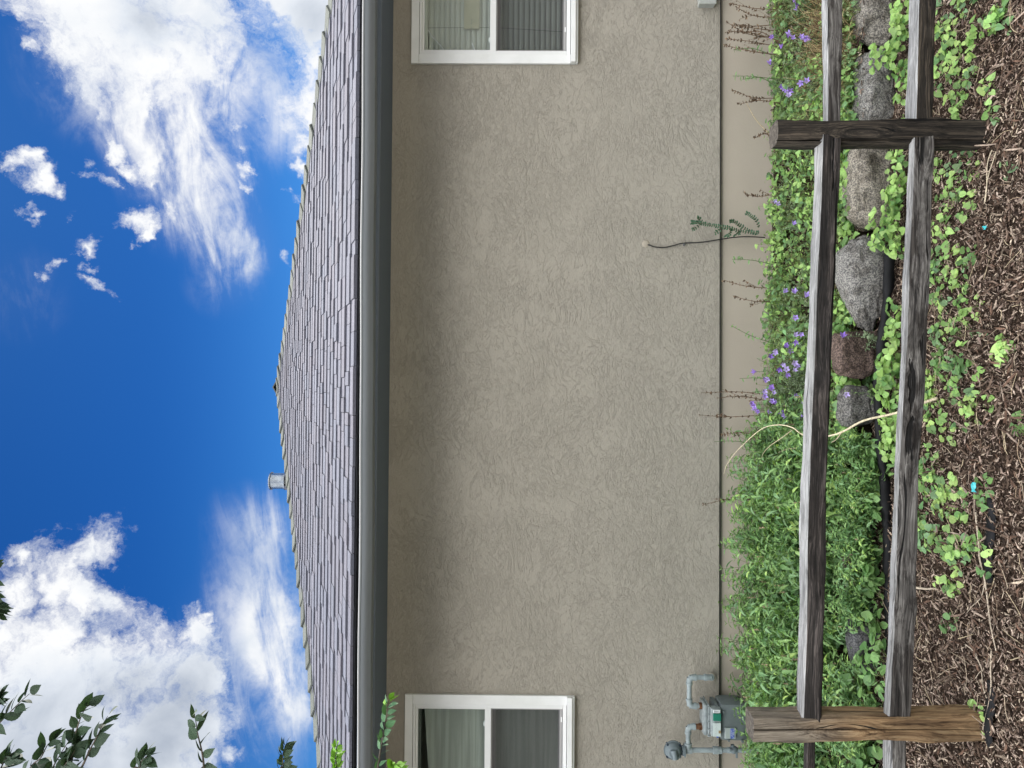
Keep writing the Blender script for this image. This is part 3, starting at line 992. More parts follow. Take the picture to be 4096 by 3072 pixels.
film_m = veil_mat('plastic_film', (0.78, 0.72, 0.66), 0.25)
film = MB((WR[0] + .3, WY + 0.07, EYEZ + .4))
fz = lambda v: EYEZ - (v - 2075) / 2840 * 5.17
fx = lambda y: (3072 - y - 1536) / 2840 * 5.17 + 0.096
edge_pts = [(1698, 105), (1712, 130), (1728, 148), (1745, 165), (1757, 180), (1766, 195), (1775, 206)]
poly = [(fx(y), WY + 0.075 + 0.004 * (i % 2), fz(v)) for i, (v, y) in enumerate(edge_pts)]
poly += [(fx(206), WY + 0.08, fz(1962)), (WR[1] - .1, WY + 0.08, fz(1962)), (WR[1] - .1, WY + 0.08, fz(1690)), (fx(60), WY + .08, fz(1694))]
film.add(poly, [tuple(range(len(poly)))])
fo = film.build('plastic_film', film_m, None, loc=(WR[0] + .3, WY + 0.07, EYEZ + .4))
tag(fo, 'torn sheet of clear plastic film behind the upper pane of the right window', 'plastic film')
b = MB(fo.location)
b.tube(smooth_path([(x, y - 0.003, z) for x, y, z in poly[:7]], 4), 0.0032, 6)
b.build('crinkled_edge', simple('film_edge', (0.75, 0.72, 0.74), 0.4, 0.5), fo)
b = MB(fo.location); b.tube([(fx(160), WY + .07, fz(1877)), (fx(190), WY + .07, fz(1888)), (fx(203), WY + .07, fz(1905))], [.005, .005, .002], 6)
b.build('crease', MATS['film_edge'], fo)
# a parcel leaning behind the film
pb = MB((WR[0] + .6, WY + 0.1, EYEZ + .45))
pb.box(fx(95), fx(-60), WY + 0.088, WY + 0.105, fz(1905), fz(1842), bev=.003)
po = pb.build('parcel', simple('parcel_card', (0.50, 0.45, 0.33), 0.8, var=.05), None, loc=(WR[0] + .6, WY + 0.1, EYEZ + .45))
tag(po, 'buff paper parcel pressed between the blind and the plastic film of the right window', 'parcel')
parcel_ink = simple('parcel_ink', (0.30, 0.28, 0.24), .8)
for i, yy in enumerate((58, 72, 90, 105)):
    lb_ = MB(po.location); lb_.box(fx(yy + 5), fx(yy), WY + 0.0865, WY + 0.0878, fz(1876), fz(1871))
    lb_.build('printed_mark', parcel_ink, po)

# small utility box at the right edge
ub = empty('utility_box', at(2830, 0, WY))
tag(ub, 'small grey painted utility box on the stucco low at the right edge', 'utility box')
b = MB(ub.location)
c0 = at(2797, 17, WY - .05); c1 = at(2862, -110, WY - .05)
b.box(c0.x, c1.x, WY - 0.055, WY + 0.002, c1.z, c0.z, bev=.006)
b.build('box_body', simple('box_paint', (0.36, 0.37, 0.34), .5, .4, var=.08), ub)
b = MB(ub.location); b.box(c0.x - .004, c1.x + .004, WY - 0.066, WY - 0.0555, c1.z - .004, c0.z + .006, bev=.004)
b.build('box_lid', MATS['box_paint'], ub)

# ------------------------------------------------------------------ gas meter
gmx = (2600, 2622, 3.687)


def gp(a, b_, Y=4.96):
    return at(gmx[0] + a / gmx[2], gmx[1] + b_ / gmx[2], Y)


pipe_m = simple('pipe_enamel', (0.25, 0.29, 0.295), 0.5, 0.4, var=0.16, scale=25)
pipe_d = simple('regulator_enamel', (0.14, 0.17, 0.18), 0.5, 0.4, var=0.15, scale=25)
meter_m = simple('meter_enamel', (0.115, 0.135, 0.135), 0.5, 0.4, var=0.1, scale=18)
head_m = simple('meter_head_enamel', (0.24, 0.27, 0.27), 0.5, 0.4, var=0.15, scale=30)
rust = simple('rusty_fitting', (0.11, 0.055, 0.03), 0.9, 0.1, var=0.5, scale=70, bump=.5)
dark_pl = simple('dark_plastic', (0.02, 0.03, 0.05), 0.5)
meter = empty('gas_meter', gp(900, 900, 4.95))
tag(meter, 'grey gas meter with dials, blue data plate and pipework fixed low on the wall', 'gas meter')
MO = meter.location
YM = 4.95


def mbx(a0, a1, b0, b1, y0, y1, bev=0.004):
    """box from photo rectangle (a along picture x = down, b along picture y = left)"""
    p0 = gp(a0, b1, YM); p1 = gp(a1, b0, YM)
    m_ = MB(MO); m_.box(min(p0.x, p1.x), max(p0.x, p1.x), y0, y1, min(p0.z, p1.z), max(p0.z, p1.z), bev=bev)
    return m_


autosmooth(mbx(985, 1390, 640, 1180, 4.86, 5.04, .035).build('meter_body', meter_m, meter))
autosmooth(mbx(900, 984, 660, 1130, 4.885, 5.03, .03).build('meter_neck', meter_m, meter))
autosmooth(mbx(762, 815, 670, 1125, 4.89, 5.02, .012).build('meter_head', head_m, meter))
autosmooth(mbx(817, 842, 665, 1130, 4.875, 5.03, .008).build('flange', head_m, meter))
for bb in (690, 800, 905, 1010, 1105):
    mbx(806, 850, bb - 9, bb + 9, 4.866, 4.88, .003).build('flange_bolt', head_m, meter)
autosmooth(mbx(843, 985, 688, 1085, 4.84, 4.90, .008).build('index_housing', head_m, meter))
wn_ = mbx(862, 978, 745, 850, 4.828, 4.8395, .005).build('index_window', simple('index_lens', (0.02, 0.16, 0.11), .15, .6), meter)
dp = mbx(862, 975, 885, 1078, 4.834, 4.8395, .0015).build('dial_plate', simple('dial_white', (0.48, 0.54, 0.52), .5), meter)
lbp = mbx(868, 965, 697, 740, 4.834, 4.8395, .0015).build('index_label', simple('label_white', (0.7, 0.72, 0.72), .5), meter)
ink = simple('print_ink', (0.02, 0.02, 0.03), .6)
m_ = MB(MO)
for bb in (706, 713, 719, 726, 732):
    for aa in (880, 893, 905, 918, 932, 946):
        if random.random() < .75:
            q = gp(aa, bb, YM); m_.box(q.x - .0010, q.x + .0010, 4.8328, 4.8338, q.z - .0012, q.z + .0012)
m_.build('label_print', ink, lbp)
for i, bb in enumerate((915, 950, 987, 1028)):
    q = gp(897, bb, YM)
    d_ = MB(MO); d_.tube([(q.x, 4.8330, q.z), (q.x, 4.8338, q.z)], 0.0042, 16)
    dl = d_.build('dial', simple('dial_face', (0.72, 0.76, 0.74), .5) if i == 0 else MATS['dial_face'], dp)
    d_ = MB(MO); an = (0.6, 2.0, -0.9, 1.5)[i]
    d_.tube([(q.x - .0035 * math.cos(an), 4.8322, q.z - .0035 * math.sin(an)), (q.x + .0035 * math.cos(an), 4.8322, q.z + .0035 * math.sin(an))], [.0004, .0013], 6)
    d_.build('pointer', ink, dp)
mbx(940, 975, 990, 1030, 4.831, 4.8336, .001).build('sticker', simple('tan_sticker', (0.26, 0.20, 0.11), .7), meter)
npt = mbx(1040, 1200, 970, 1125, 4.848, 4.8585, .004).build('data_plate', simple('plate_metal', (0.42, 0.46, 0.45), .35, .5, .3), meter)
mbx(1122, 1176, 976, 1118, 4.8462, 4.8476, 0).build('blue_band', simple('band_blue', (0.015, 0.06, 0.32), .5), npt)
m_ = MB(MO)
for bb in range(984, 1112, 7):
    for aa in (1130, 1142, 1154, 1166):
        if random.random() < .7:
            q = gp(aa, bb, YM); m_.box(q.x - .0012, q.x + .0012, 4.8450, 4.8458, q.z - .0009, q.z + .0009)
m_.build('plate_print', MATS['label_white'], npt)
mbx(930, 962, 1092, 1125, 4.86, 4.885, .006).build('seal_tag', simple('seal_blue', (0.01, 0.09, 0.42), .4), meter)
for (aa, bb) in ((1100, 1150), (1295, 1165), (1025, 740)):
    m_ = MB(MO); q = gp(aa, bb, YM); m_.tube([(q.x, 4.845, q.z), (q.x, 4.862, q.z)], .008, 10); m_.build('body_bolt', meter_m, meter)


def pipe(name, pts, r, mt, ns=16):
    m_ = MB(MO); m_.tube(pts, r, ns); return autosmooth(m_.build(name, mt, meter))


def elbow(name, a, b_, c, r, mt):
    """quarter bend at corner b_, reaching towards a and c, with bands"""
    a, b_, c = Vector(a), Vector(b_), Vector(c)
    da = (a - b_).normalized(); dc = (c - b_).normalized()
    L = r * 2.1
    pts = [b_ + da * L * 1.25]
    for i in range(9):
        tt = i / 8
        p_ = (b_ + da * L) * (1 - tt) ** 2 + b_ * 2 * tt * (1 - tt) * 1.0 + (b_ + dc * L) * tt ** 2
        pts.append(p_)
    pts.append(b_ + dc * L * 1.25)
    m_ = MB(MO); m_.tube(pts, r * 1.22, 16)
    for dd in (da, dc):
        m_.tube([b_ + dd * L * 1.0, b_ + dd * L * 1.42], r * 1.38, 16)
    return autosmooth(m_.build(name, mt, meter))


rp = 0.0165
G = lambda a, b_: gp(a, b_, YM)
# outlet run (to the right of the meter in the world)
o1, o2, o3 = G(765, 742), G(578, 742), G(578, 322)
o4 = G(905, 322)
o5 = gp(905, 322, WY + .01)
pipe('outlet_pipe', [o1, o2], rp, pipe_m); pipe('outlet_pipe', [o2, o3], rp, pipe_m); pipe('outlet_pipe', [o3, o4], rp, pipe_m)
pipe('outlet_pipe', [o4, o5], rp, pipe_m)
elbow('elbow', o1, o2, o3, rp, pipe_m); elbow('elbow', o2, o3, o4, rp, pipe_m); elbow('elbow', o3, o4, o5, rp, pipe_m)
pipe('wall_collar', [gp(905, 322, WY - .022), gp(905, 322, WY + .001)], 0.028, smoothwall)
# inlet run
i1, i2, i3, i4 = G(765, 1048), G(562, 1048), G(562, 1395), G(1340, 1395)
pipe('inlet_pipe', [i1, i2], rp, pipe_m); pipe('inlet_pipe', [i2, i3], rp, pipe_m); pipe('inlet_pipe', [G(600, 1395), G(1180, 1395)], rp, pipe_m)
elbow('elbow', i1, i2, i3, rp, pipe_m)
for bb in (742, 1048):
    pipe('union', [G(762, bb), G(722, bb)], 0.0235, rust, 8)
pipe('union', [G(722, 1048), G(650, 1048)], 0.0185, rust)
pipe('union', [G(1000, 1395), G(930, 1395)], 0.0265, pipe_m, 8); pipe('union', [G(1052, 1395), G(1004, 1395)], 0.0235, pipe_m)
# tee
pipe('tee', [G(615, 1395), G(500, 1395)], 0.0235, pipe_m); pipe('tee', [G(562, 1300), G(562, 1395)], 0.0225, pipe_m)
pipe('tee', [G(562, 1295), G(562, 1318)], 0.026, pipe_m)
# regulator
rc = G(345, 1400)
m_ = MB(MO)
m_.tube([(rc.x, 4.985, rc.z), (rc.x, 4.965, rc.z), (rc.x, 4.955, rc.z), (rc.x, 4.93, rc.z), (rc.x, 4.915, rc.z)], [.052, .060, .060, .050, .036], 32)
rg = autosmooth(m_.build('regulator', pipe_d, meter))
m_ = MB(MO); m_.tube([(rc.x, 4.950, rc.z), (rc.x, 4.958, rc.z)], .0655, 32); autosmooth(m_.build('regulator_rim', pipe_d, rg))
for (aa, bb) in ((258, 1310), (445, 1318), (250, 1490), (440, 1490)):
    m_ = MB(MO); q = G(aa, bb); m_.tube([(q.x, 4.938, q.z), (q.x, 4.972, q.z)], .0075, 8); m_.build('rim_bolt', dark_pl, rg)
m_ = MB(MO); q0 = gp(350, 1400, 4.91); q1 = gp(372, 1505, 4.90)
m_.tube([q0, q1], .020, 18); m_.tube([q1, q1 + (q1 - q0).normalized() * .012], .0215, 18)
autosmooth(m_.build('spring_case', pipe_d, rg))
m_ = MB(MO); m_.ball(gp(420, 1480, 4.93), .018, 14); autosmooth(m_.build('vent_boss', pipe_d, rg))
pipe('regulator_flange', [G(520, 1400), G(470, 1400)], .034, pipe_d, 20); pipe('regulator_flange', [G(512, 1400), G(500, 1400)], .045, pipe_d, 6)
# valve
pipe('valve_nipple', [G(1190, 1395), G(1140, 1395)], .021, pipe_m, 8)
m_ = MB(MO); m_.ball(G(1235, 1390), .027, 14, sc=(1, .9, 1.1)); m_.tube([G(1215, 1315), G(1230, 1390)], .013, 10)
m_.tube([Vector(G(1175, 1370)) + Vector((0, -.03, 0)), G(1175, 1370)], .009, 8)
q = G(1270, 1430); m_.box(q.x - .03, q.x + .02, 4.93, 4.945, q.z - .006, q.z + .006, bev=.002)
autosmooth(m_.build('shutoff_valve', pipe_d, meter))
pipe('inlet_pipe', [G(1260, 1395), Vector((G(1260, 1395).x, YM, -.1))], rp, pipe_m)
for pr in (dp, lbp, npt, rg): 
    for c_ in pr.children: c_.location = (0, 0, 0)

# ------------------------------------------------------------------ fence


def timber(name, P0, P1, hw, hh, mats, parent, seed, top_silver=True, taper=(1, 1), tilt=0.0, prof=None, bowz=0.0, mz=0.008, lumps=()):
    """rough split timber from P0 to P1. hw, hh = half depth (away from viewer) and half height"""
    P0, P1 = Vector(P0), Vector(P1)
    d = P1 - P0; L = d.length; d.normalize()
    up = Vector((0, 0, 1)) if abs(d.z) < 0.7 else Vector((0, -1, 0))
    side = up.cross(d).normalized(); upv = d.cross(side).normalized()
    rr = random.Random(seed)
    if prof is None:
        prof = [(-1, -.75), (-.93, .80), (-.8, .97), (0.0, 1.0), (.85, .95), (1, .75), (.95, -.6), (.5, -.98), (-.45, -1.0), (-.85, -.95)]
    n = len(prof); NSEG = max(10, int(L / 0.03))
    ph = [[rr.uniform(0, 6.28) for _ in range(4)] for _ in range(n)]
    gph = [rr.uniform(0, 6.28) for _ in range(4)]
    vs = []
    for i in range(NSEG + 1):
        f = i / NSEG; s = f * L
        tp = taper[0] + (taper[1] - taper[0]) * f
        cz = bowz * math.sin(PI * f) + mz * (math.sin(s * 2.1 + gph[0]) + .4 * math.sin(s * 6.3 + gph[1]))
        cy = mz * (math.sin(s * 1.7 + gph[2]) + .4 * math.sin(s * 5.1 + gph[3]))
        for k, (a, b_) in enumerate(prof):
            w = 1 + .05 * math.sin(s * 4.0 + ph[k][0]) + .04 * math.sin(s * 11 + ph[k][1]) + .02 * math.sin(s * 31 + ph[k][2])
            for (ls, lk, la) in lumps:
                if abs(s - ls) < .09: w += la * math.cos((s - ls) / .09 * PI / 2) ** 2 * (1 if k in lk else 0)
            aa = a * hw * tp * w; bb = b_ * hh * tp * w
            ca, sa = math.cos(tilt), math.sin(tilt)
            vs.append((s, aa * ca - bb * sa + cy, aa * sa + bb * ca + cz))
    fs = []; fm = []
    for i in range(NSEG):
        for k in range(n):
            k2 = (k + 1) % n
            fs.append((i * n + k, (i + 1) * n + k, (i + 1) * n + k2, i * n + k2))
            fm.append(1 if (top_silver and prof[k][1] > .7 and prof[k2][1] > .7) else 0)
    for base in (0, NSEG * n):
        fs.append(tuple(range(base, base + n)) if base else tuple(range(n))[::-1]); fm.append(2)
    o = mesh_obj(name, vs, fs, mats, None, fm)
    Mx = Matrix.Identity(4)
    for i in range(3):
        Mx[i][0] = d[i]; Mx[i][1] = side[i]; Mx[i][2] = upv[i]; Mx[i][3] = P0[i]
    o.matrix_world = Mx
    if parent is not None:
        o.parent = parent
        o.matrix_parent_inverse = Matrix.Translation(-Vector(parent.location))
    autosmooth(o, 28)
    return o


fence = empty('rail_fence', (0, 3.0, ground_z(0, 3)))
tag(fence, 'weathered two-rail split timber fence on a rough tan post and a darker post', 'fence')


def fy(y_img):   # distance of the fence line at a photo row
    # solve: X = (u-1536)/f*Y...
    Y = 2.95
    for _ in range(4):
        p_ = at(3400, y_img, Y); Y = fence_y(p_.x)
    return Y


def rail(y_a, va0, va1, y_b, vb0, vb1, hw, mats, seed, dy=0.0, **kw):
    """va0/va1: photo x of the front face's upper and lower edge at row y_a"""
    Ya, Yb = fy(y_a) + dy, fy(y_b) + dy
    A0, A1 = at(va0, y_a, Ya), at(va1, y_a, Ya)
    B0, B1 = at(vb0, y_b, Yb), at(vb1, y_b, Yb)
    hh = ((A0 - A1).length + (B0 - B1).length) / 4
    P0 = (A0 + A1) / 2 + Vector((0, hw, 0)); P1 = (B0 + B1) / 2 + Vector((0, hw, 0))
    ta = (A0 - A1).length / 2 / hh; tb = (B0 - B1).length / 2 / hh
    return timber('rail', P0, P1, hw, hh, mats, fence, seed, taper=(ta, tb), **kw)


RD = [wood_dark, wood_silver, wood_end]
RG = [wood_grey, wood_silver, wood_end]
# middle bay
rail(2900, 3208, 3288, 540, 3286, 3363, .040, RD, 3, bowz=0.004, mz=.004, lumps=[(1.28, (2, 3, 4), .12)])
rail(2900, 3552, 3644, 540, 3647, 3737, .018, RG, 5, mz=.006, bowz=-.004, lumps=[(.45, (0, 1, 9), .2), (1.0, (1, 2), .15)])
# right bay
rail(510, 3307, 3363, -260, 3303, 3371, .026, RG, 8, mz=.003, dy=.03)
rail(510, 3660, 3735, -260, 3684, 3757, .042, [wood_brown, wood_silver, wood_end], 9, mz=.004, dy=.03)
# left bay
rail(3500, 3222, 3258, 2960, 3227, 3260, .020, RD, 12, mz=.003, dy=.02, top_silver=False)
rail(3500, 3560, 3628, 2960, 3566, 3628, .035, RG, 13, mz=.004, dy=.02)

# posts
POSTP = [(-1, -.9), (-1, .55), (-.8, .92), (-.1, 1.0), (-.03, .93), (.02, .62), (.06, .95), (.5, 1.0), (.95, .8), (1, -.2), (.9, -.85), (.2, -1), (-.8, -1)]
POSTD = [(-1, -.9), (-1, .65), (-.85, .95), (-.1, 1.0), (.55, .97), (.66, .9), (.70, .55), (.76, .84), (.98, .55), (1, -.2), (.9, -.85), (.2, -1), (-.8, -1)]


def post(vt, vb, y_t, y_b, half, mats, seed, hw=None, **kw):
    Y = fy((y_t + y_b) / 2)
    T = at(vt, y_t, Y); B = at(vb, y_b, Y)
    T.y = B.y = Y + half
    B2 = B + (B - T).normalized() * 0.25
    return timber('post', B2, T, hw or half, half, mats, fence, seed, top_silver=False, **kw)


post(3014, 3950, 2921, 2922, .0525, [wood_tan, wood_silver, wood_end], 21, mz=.003, prof=POSTP, lumps=[(.48, (7, 8, 9), .14)])
post(3114, 3970, 523, 527, .0545, [wood_brown, wood_silver, wood_end], 22, mz=.004, prof=POSTD, lumps=[(.5, (0, 1, 2, 8, 9), .10)])

# ------------------------------------------------------------------ boulders
granite, t, p = mat('granite', 0.9, 0.2)
oc = objco(t)
vc = t.node('ShaderNodeVertexColor', layer_name='tint').outputs[0]
s1_ = t.noise(oc, 115, 4, 0.8)
s2_ = t.noise(oc, 11, 7, 0.65)
c = t.mix(t.mapr(s1_, .46, .54), t.mix(1.0, vc, (0.45, .45, .47), 'MULTIPLY'), t.mix(1.0, vc, (1.4, 1.38, 1.33), 'MULTIPLY'))
c = t.mix(t.mapr(s2_, .45, .62, 0, .75), c, t.mix(1.0, c, (0.42, .40, .38), 'MULTIPLY'))
t.l.new(c, p.inputs['Base Color'])
t.l.new(t.bump(t.math('ADD', t.math('MULTIPLY', s1_, .6), t.math('MULTIPLY', s2_, 3.0)), 1.0, 0.014), p.inputs['Normal'])


def boulder(x0, x1, y0, y1, Y, colr, seed, label, cat='boulder', dmul=0.75, shape=None):
    a = at(x0, (y0 + y1) / 2, Y); b_ = at(x1, (y0 + y1) / 2, Y)
    l = at((x0 + x1) / 2, y1, Y); r_ = at((x0 + x1) / 2, y0, Y)
    hz = (a.z - b_.z) / 2; hx = (r_.x - l.x) / 2
    ce = Vector(((l.x + r_.x) / 2, Y + hx * 0.25, (a.z + b_.z) / 2))
    hyy = max(hz, hx * .7) * dmul
    bm = bmesh.new(); bmesh.ops.create_icosphere(bm, subdivisions=5, radius=1)
    from mathutils import noise as mn
    off = Vector((seed * 3.1, seed * 1.7, seed * .9))
    vs = []
    for v in bm.verts:
        c_ = v.co
        q = Vector([math.copysign(abs(k) ** (0.6 if cat == 'squared boulder' else 0.76), k) for k in c_])   # boxier
        g_ = mn.noise(c_ * 1.25 + off * 2.3)
        n_ = mn.noise(c_ * 1.1 + off) * .27 - .09 * math.exp(-(g_ / .03) ** 2) - .05 * math.exp(-((g_ - .3) / .025) ** 2) + mn.noise(c_ * 2.7 + off) * .09 + mn.noise(c_ * 7 + off) * .025 + mn.noise(c_ * 16 + off) * .010
        q = q * (0.93 + n_)
        if shape: q = shape(q)
        vs.append(Vector((q.x * hx, q.y * hyy, q.z * hz)))
    bm.verts.index_update()
    fs = [[v.index for v in f.verts] for f in bm.faces]
    bm.free()
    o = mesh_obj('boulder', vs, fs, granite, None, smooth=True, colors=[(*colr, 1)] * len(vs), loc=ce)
    tag(o, label, 'boulder', 'boulders edging the planting bed')
    return o


def taper_left(q):
    # narrower, lower at its left (world) end
    f = (q.x + 1) / 2
    k = 0.45 + 0.55 * min(1, f * 1.5)
    return Vector((q.x, q.y * k, (q.z + .45) * k - .45))


GR = (0.245, 0.237, 0.222)
boulder(3423, 3600, -90, 166, 4.0, (0.27, .25, .22), 1, 'speckled grey boulder at the right edge of the photo beside dry grass')
boulder(3432, 3600, 194, 500, 3.95, GR, 2, 'rounded dark speckled boulder just right of the dark fence post')
boulder(3395, 3588, 560, 912, 3.90, (0.27, .245, .205), 3, 'pale buff-grey boulder just left of the dark fence post')
boulder(3348, 3590, 908, 1315, 3.86, GR, 4, 'largest boulder, granite grey, tapering to the left, in the middle of the right half', shape=taper_left)
boulder(3335, 3520, 1318, 1522, 3.86, (0.145, .105, .088), 5, 'reddish brown squared boulder left of the largest grey one', cat='squared boulder')
boulder(3352, 3520, 1532, 1710, 3.82, (0.17, .165, .155), 6, 'small dark grey boulder where the pale bare branch crosses')
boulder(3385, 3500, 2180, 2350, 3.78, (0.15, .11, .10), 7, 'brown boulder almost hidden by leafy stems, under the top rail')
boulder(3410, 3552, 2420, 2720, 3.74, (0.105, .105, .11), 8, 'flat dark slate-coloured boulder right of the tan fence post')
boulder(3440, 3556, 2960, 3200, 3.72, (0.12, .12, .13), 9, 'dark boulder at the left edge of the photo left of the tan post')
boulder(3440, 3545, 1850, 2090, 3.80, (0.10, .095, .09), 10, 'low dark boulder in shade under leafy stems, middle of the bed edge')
boulder(3410, 3470, 555, 610, 3.98, (0.28, .19, .15), 12, 'small reddish stone peeping out above the buff-grey boulder')

# black plastic edging under the boulders, and a strip of exposed weed fabric
edge_m = simple('black_plastic', (0.010, 0.010, 0.011), 0.75, 0.2, var=.3, scale=6)
PE = [(3560, 1000), (3552, 1180), (3537, 1320), (3522, 1420), (3517, 1560), (3520, 1690), (3530, 1830), (3540, 1930), (3548, 2080), (3556, 2180), (3556, 2450), (3562, 2750), (3566, 3150)]
pts = []
for (x, y) in PE:
    Y = fy(y) + 0.72
    pts.append(at(x, y, Y))
pts = smooth_path(pts, 6)
eo = pts[0].copy()
b = MB(eo)
vs = []
for i, q in enumerate(pts):
    hgt = 0.022 + 0.008 * math.sin(i * .6) + .006 * math.sin(i * 1.7)
    vs += [(q.x, q.y, q.z - hgt), (q.x, q.y + .012 * math.sin(i * .9), q.z + hgt * .55), (q.x, q.y + .03, q.z + hgt * .45)]
b.add(vs, [(3 * i + k, 3 * i + 3 + k, 3 * i + 4 + k, 3 * i + 1 + k) for i in range(len(pts) - 1) for k in (0, 1)])
o = b.build('landscape_edging', edge_m, None, smooth=True, loc=eo)
md = o.modifiers.new('t', 'SOLIDIFY'); md.thickness = .004
tag(o, 'wavy black plastic landscape edging along the foot of the boulders', 'landscape edging')


def gpoint(x, y, dz=0.0):
    d = direction(x, y); 
    Y = 3.0
    for _ in range(8):
        p_ = at(x, y, Y)
        # intersect ray with the ground
        k = (EYE.z - ground_z(p_.x, Y) - dz) / (EYE.z - p_.z)
        Y = Y * k
    return at(x, y, Y)


for (ya, yb_, lab) in ((1990, 2340, 'strip of black weed fabric showing through the mulch below the lower rail'), (2720, 2990, 'strip of black weed fabric at the foot of the tan fence post')):
    org = gpoint(3955, (ya + yb_) / 2, .02)
    b = MB(org); vs = []
    N = 14
    for i in range(N + 1):
        y = ya + (yb_ - ya) * i / N
        w = 22 * math.sin(PI * (i + .6) / (N + 1.2)) ** .6 + 3 * math.sin(i * 2.1)
        for k in (-1, 0, 1):
            q = gpoint(3955 + 8 * math.sin(i * .5) + w * k, y, .022)
            vs.append((q.x, q.y, q.z + (.008 if k == 0 else 0)))
    b.add(vs, [(3 * i + k, 3 * i + 3 + k, 3 * i + 4 + k, 3 * i + 1 + k) for i in range(N) for k in (0, 1)])
    o = b.build('weed_fabric', edge_m, None, smooth=True, loc=org)
    md = o.modifiers.new('t', 'SOLIDIFY'); md.thickness = .004
    tag(o, lab, 'weed fabric')

# ------------------------------------------------------------------ mulch chips


def chips(name, N, xr, yr_, zf, seed, lmin, lmax, palette, loc, kind_label):
    g = np.random.default_rng(seed)
    x = g.uniform(xr[0], xr[1], N); y = g.uniform(yr_[0], yr_[1], N)
    keep = np.ones(N, bool)
    z = zf(x, y)
    L = g.uniform(lmin, lmax, N) * (1 + (g.random(N) < .06) * 1.2)
    Wd = L * g.uniform(.10, .34, N) ; Wd = np.clip(Wd, .0014, .009)
    T = np.clip(Wd * g.uniform(.25, .6, N), .001, .006)
    yaw = g.uniform(0, 2 * PI, N); pit = g.normal(0, .38, N); rol = g.normal(0, .5, N)
    z = z + g.uniform(0, .026, N) + np.abs(np.sin(pit)) * L * .3
    cy, sy, cp, sp, cr, sr = np.cos(yaw), np.sin(yaw), np.cos(pit), np.sin(pit), np.cos(rol), np.sin(rol)
    ax = np.stack([cy * cp, sy * cp, sp], 1)
    ay = np.stack([-sy * cr + cy * sp * sr * -1, cy * cr + sy * sp * sr * -1, cp * sr], 1)
    ay /= np.linalg.norm(ay, axis=1, keepdims=True)
    az = np.cross(ax, ay)
    ce = np.stack([x, y, z], 1)
    tmpl = [(-1, -.5, -1), (-1, .5, -1), (-1, .35, 1), (-1, -.6, 1), (.1, -1, -1), (.1, 1, -1), (0.0, .9, 1), (0, -.9, 1), (1, -.3, -1), (1, .4, -1), (1, .2, 1), (1, -.3, 1)]
    V = np.zeros((N, 12, 3))
    jit = g.uniform(.75, 1.25, (N, 12))
    bend = g.normal(0, .12, N)
    for k, (a, b_, c_) in enumerate(tmpl):
        V[:, k] = ce + ax * (a * L / 2)[:, None] + ay * (b_ * Wd / 2 * jit[:, k] + (1 - a * a) * bend * L)[:, None] + az * (c_ * T / 2)[:, None]
    F0 = [(0, 1, 2, 3), (3, 2, 6, 7), (7, 6, 10, 11), (0, 3, 7, 4), (4, 7, 11, 8), (1, 5, 6, 2), (5, 9, 10, 6), (8, 11, 10, 9)]
    F = (np.arange(N)[:, None, None] * 12 + np.array(F0)[None]).reshape(-1, 4)
    V = V.reshape(-1, 3) - np.array(loc)
    pal = np.array(palette); idx = g.choice(len(pal), N, p=None)
    cc = pal[idx] * g.uniform(.65, 1.25, (N, 1)) * np.array([.92, .88, .86])
    C = np.ones((N, 12, 4)); C[:, :, :3] = cc[:, None, :]
    me = bpy.data.meshes.new(name)
    me.vertices.add(len(V)); me.vertices.foreach_set('co', V.astype(np.float32).ravel())
    me.loops.add(F.size); me.loops.foreach_set('vertex_index', F.ravel().astype(np.int32))
    me.polygons.add(len(F)); me.polygons.foreach_set('loop_start', np.arange(0, F.size, 4, dtype=np.int32))
    me.polygons.foreach_set('loop_total', np.full(len(F), 4, dtype=np.int32))
    me.materials.append(vcol)
    a = me.color_attributes.new('tint', 'FLOAT_COLOR', 'POINT'); a.data.foreach_set('color', C.astype(np.float32).ravel())
    me.update(); me.validate()
    o = bpy.data.objects.new(name, me); o.location = loc; col.objects.link(o)
    o['kind'] = 'stuff'; tag(o, kind_label, 'mulch')
    return o


PAL = [(0.040, .026, .018), (0.075, .050, .036), (0.12, .085, .062), (0.17, .125, .095), (0.030, .020, .015), (0.055, .037, .027), (0.28, .225, .17), (0.14, .088, .062), (0.50, .42, .32), (0.46, .38, .31), (0.36, .29, .23), (0.10, .072, .052), (0.24, .18, .15), (0.06, .042, .032), (0.34, .26, .21), (0.045, .03, .022)]
gz_np = lambda x, y: -0.06 - 0.07 * x
chips('wood_mulch', 95000, (-2.3, 2.6), (2.4, 3.9), gz_np, 5, .005, .024, PAL, (0, 3, 0), 'brown shredded wood mulch covering the ground around the fence')
chips('coarse_mulch', 2200, (-2.3, 2.6), (2.35, 3.2), lambda x, y: gz_np(x, y) + .008, 6, .025, .06, PAL[1:4] + PAL[7:8] + PAL[10:11], (0, 3, 0), 'larger flat bark pieces lying on the finer mulch')
chips('bed_litter', 9000, (-3.6, 3.6), (3.95, 5.1), lambda x, y: .09 - .012 * x - .10 * np.clip((4.9 - y) / .8, 0, 1), 8, .010, .05, PAL, (0, 4.5, 0), 'dead leaf and twig litter on the planting bed by the foundation')

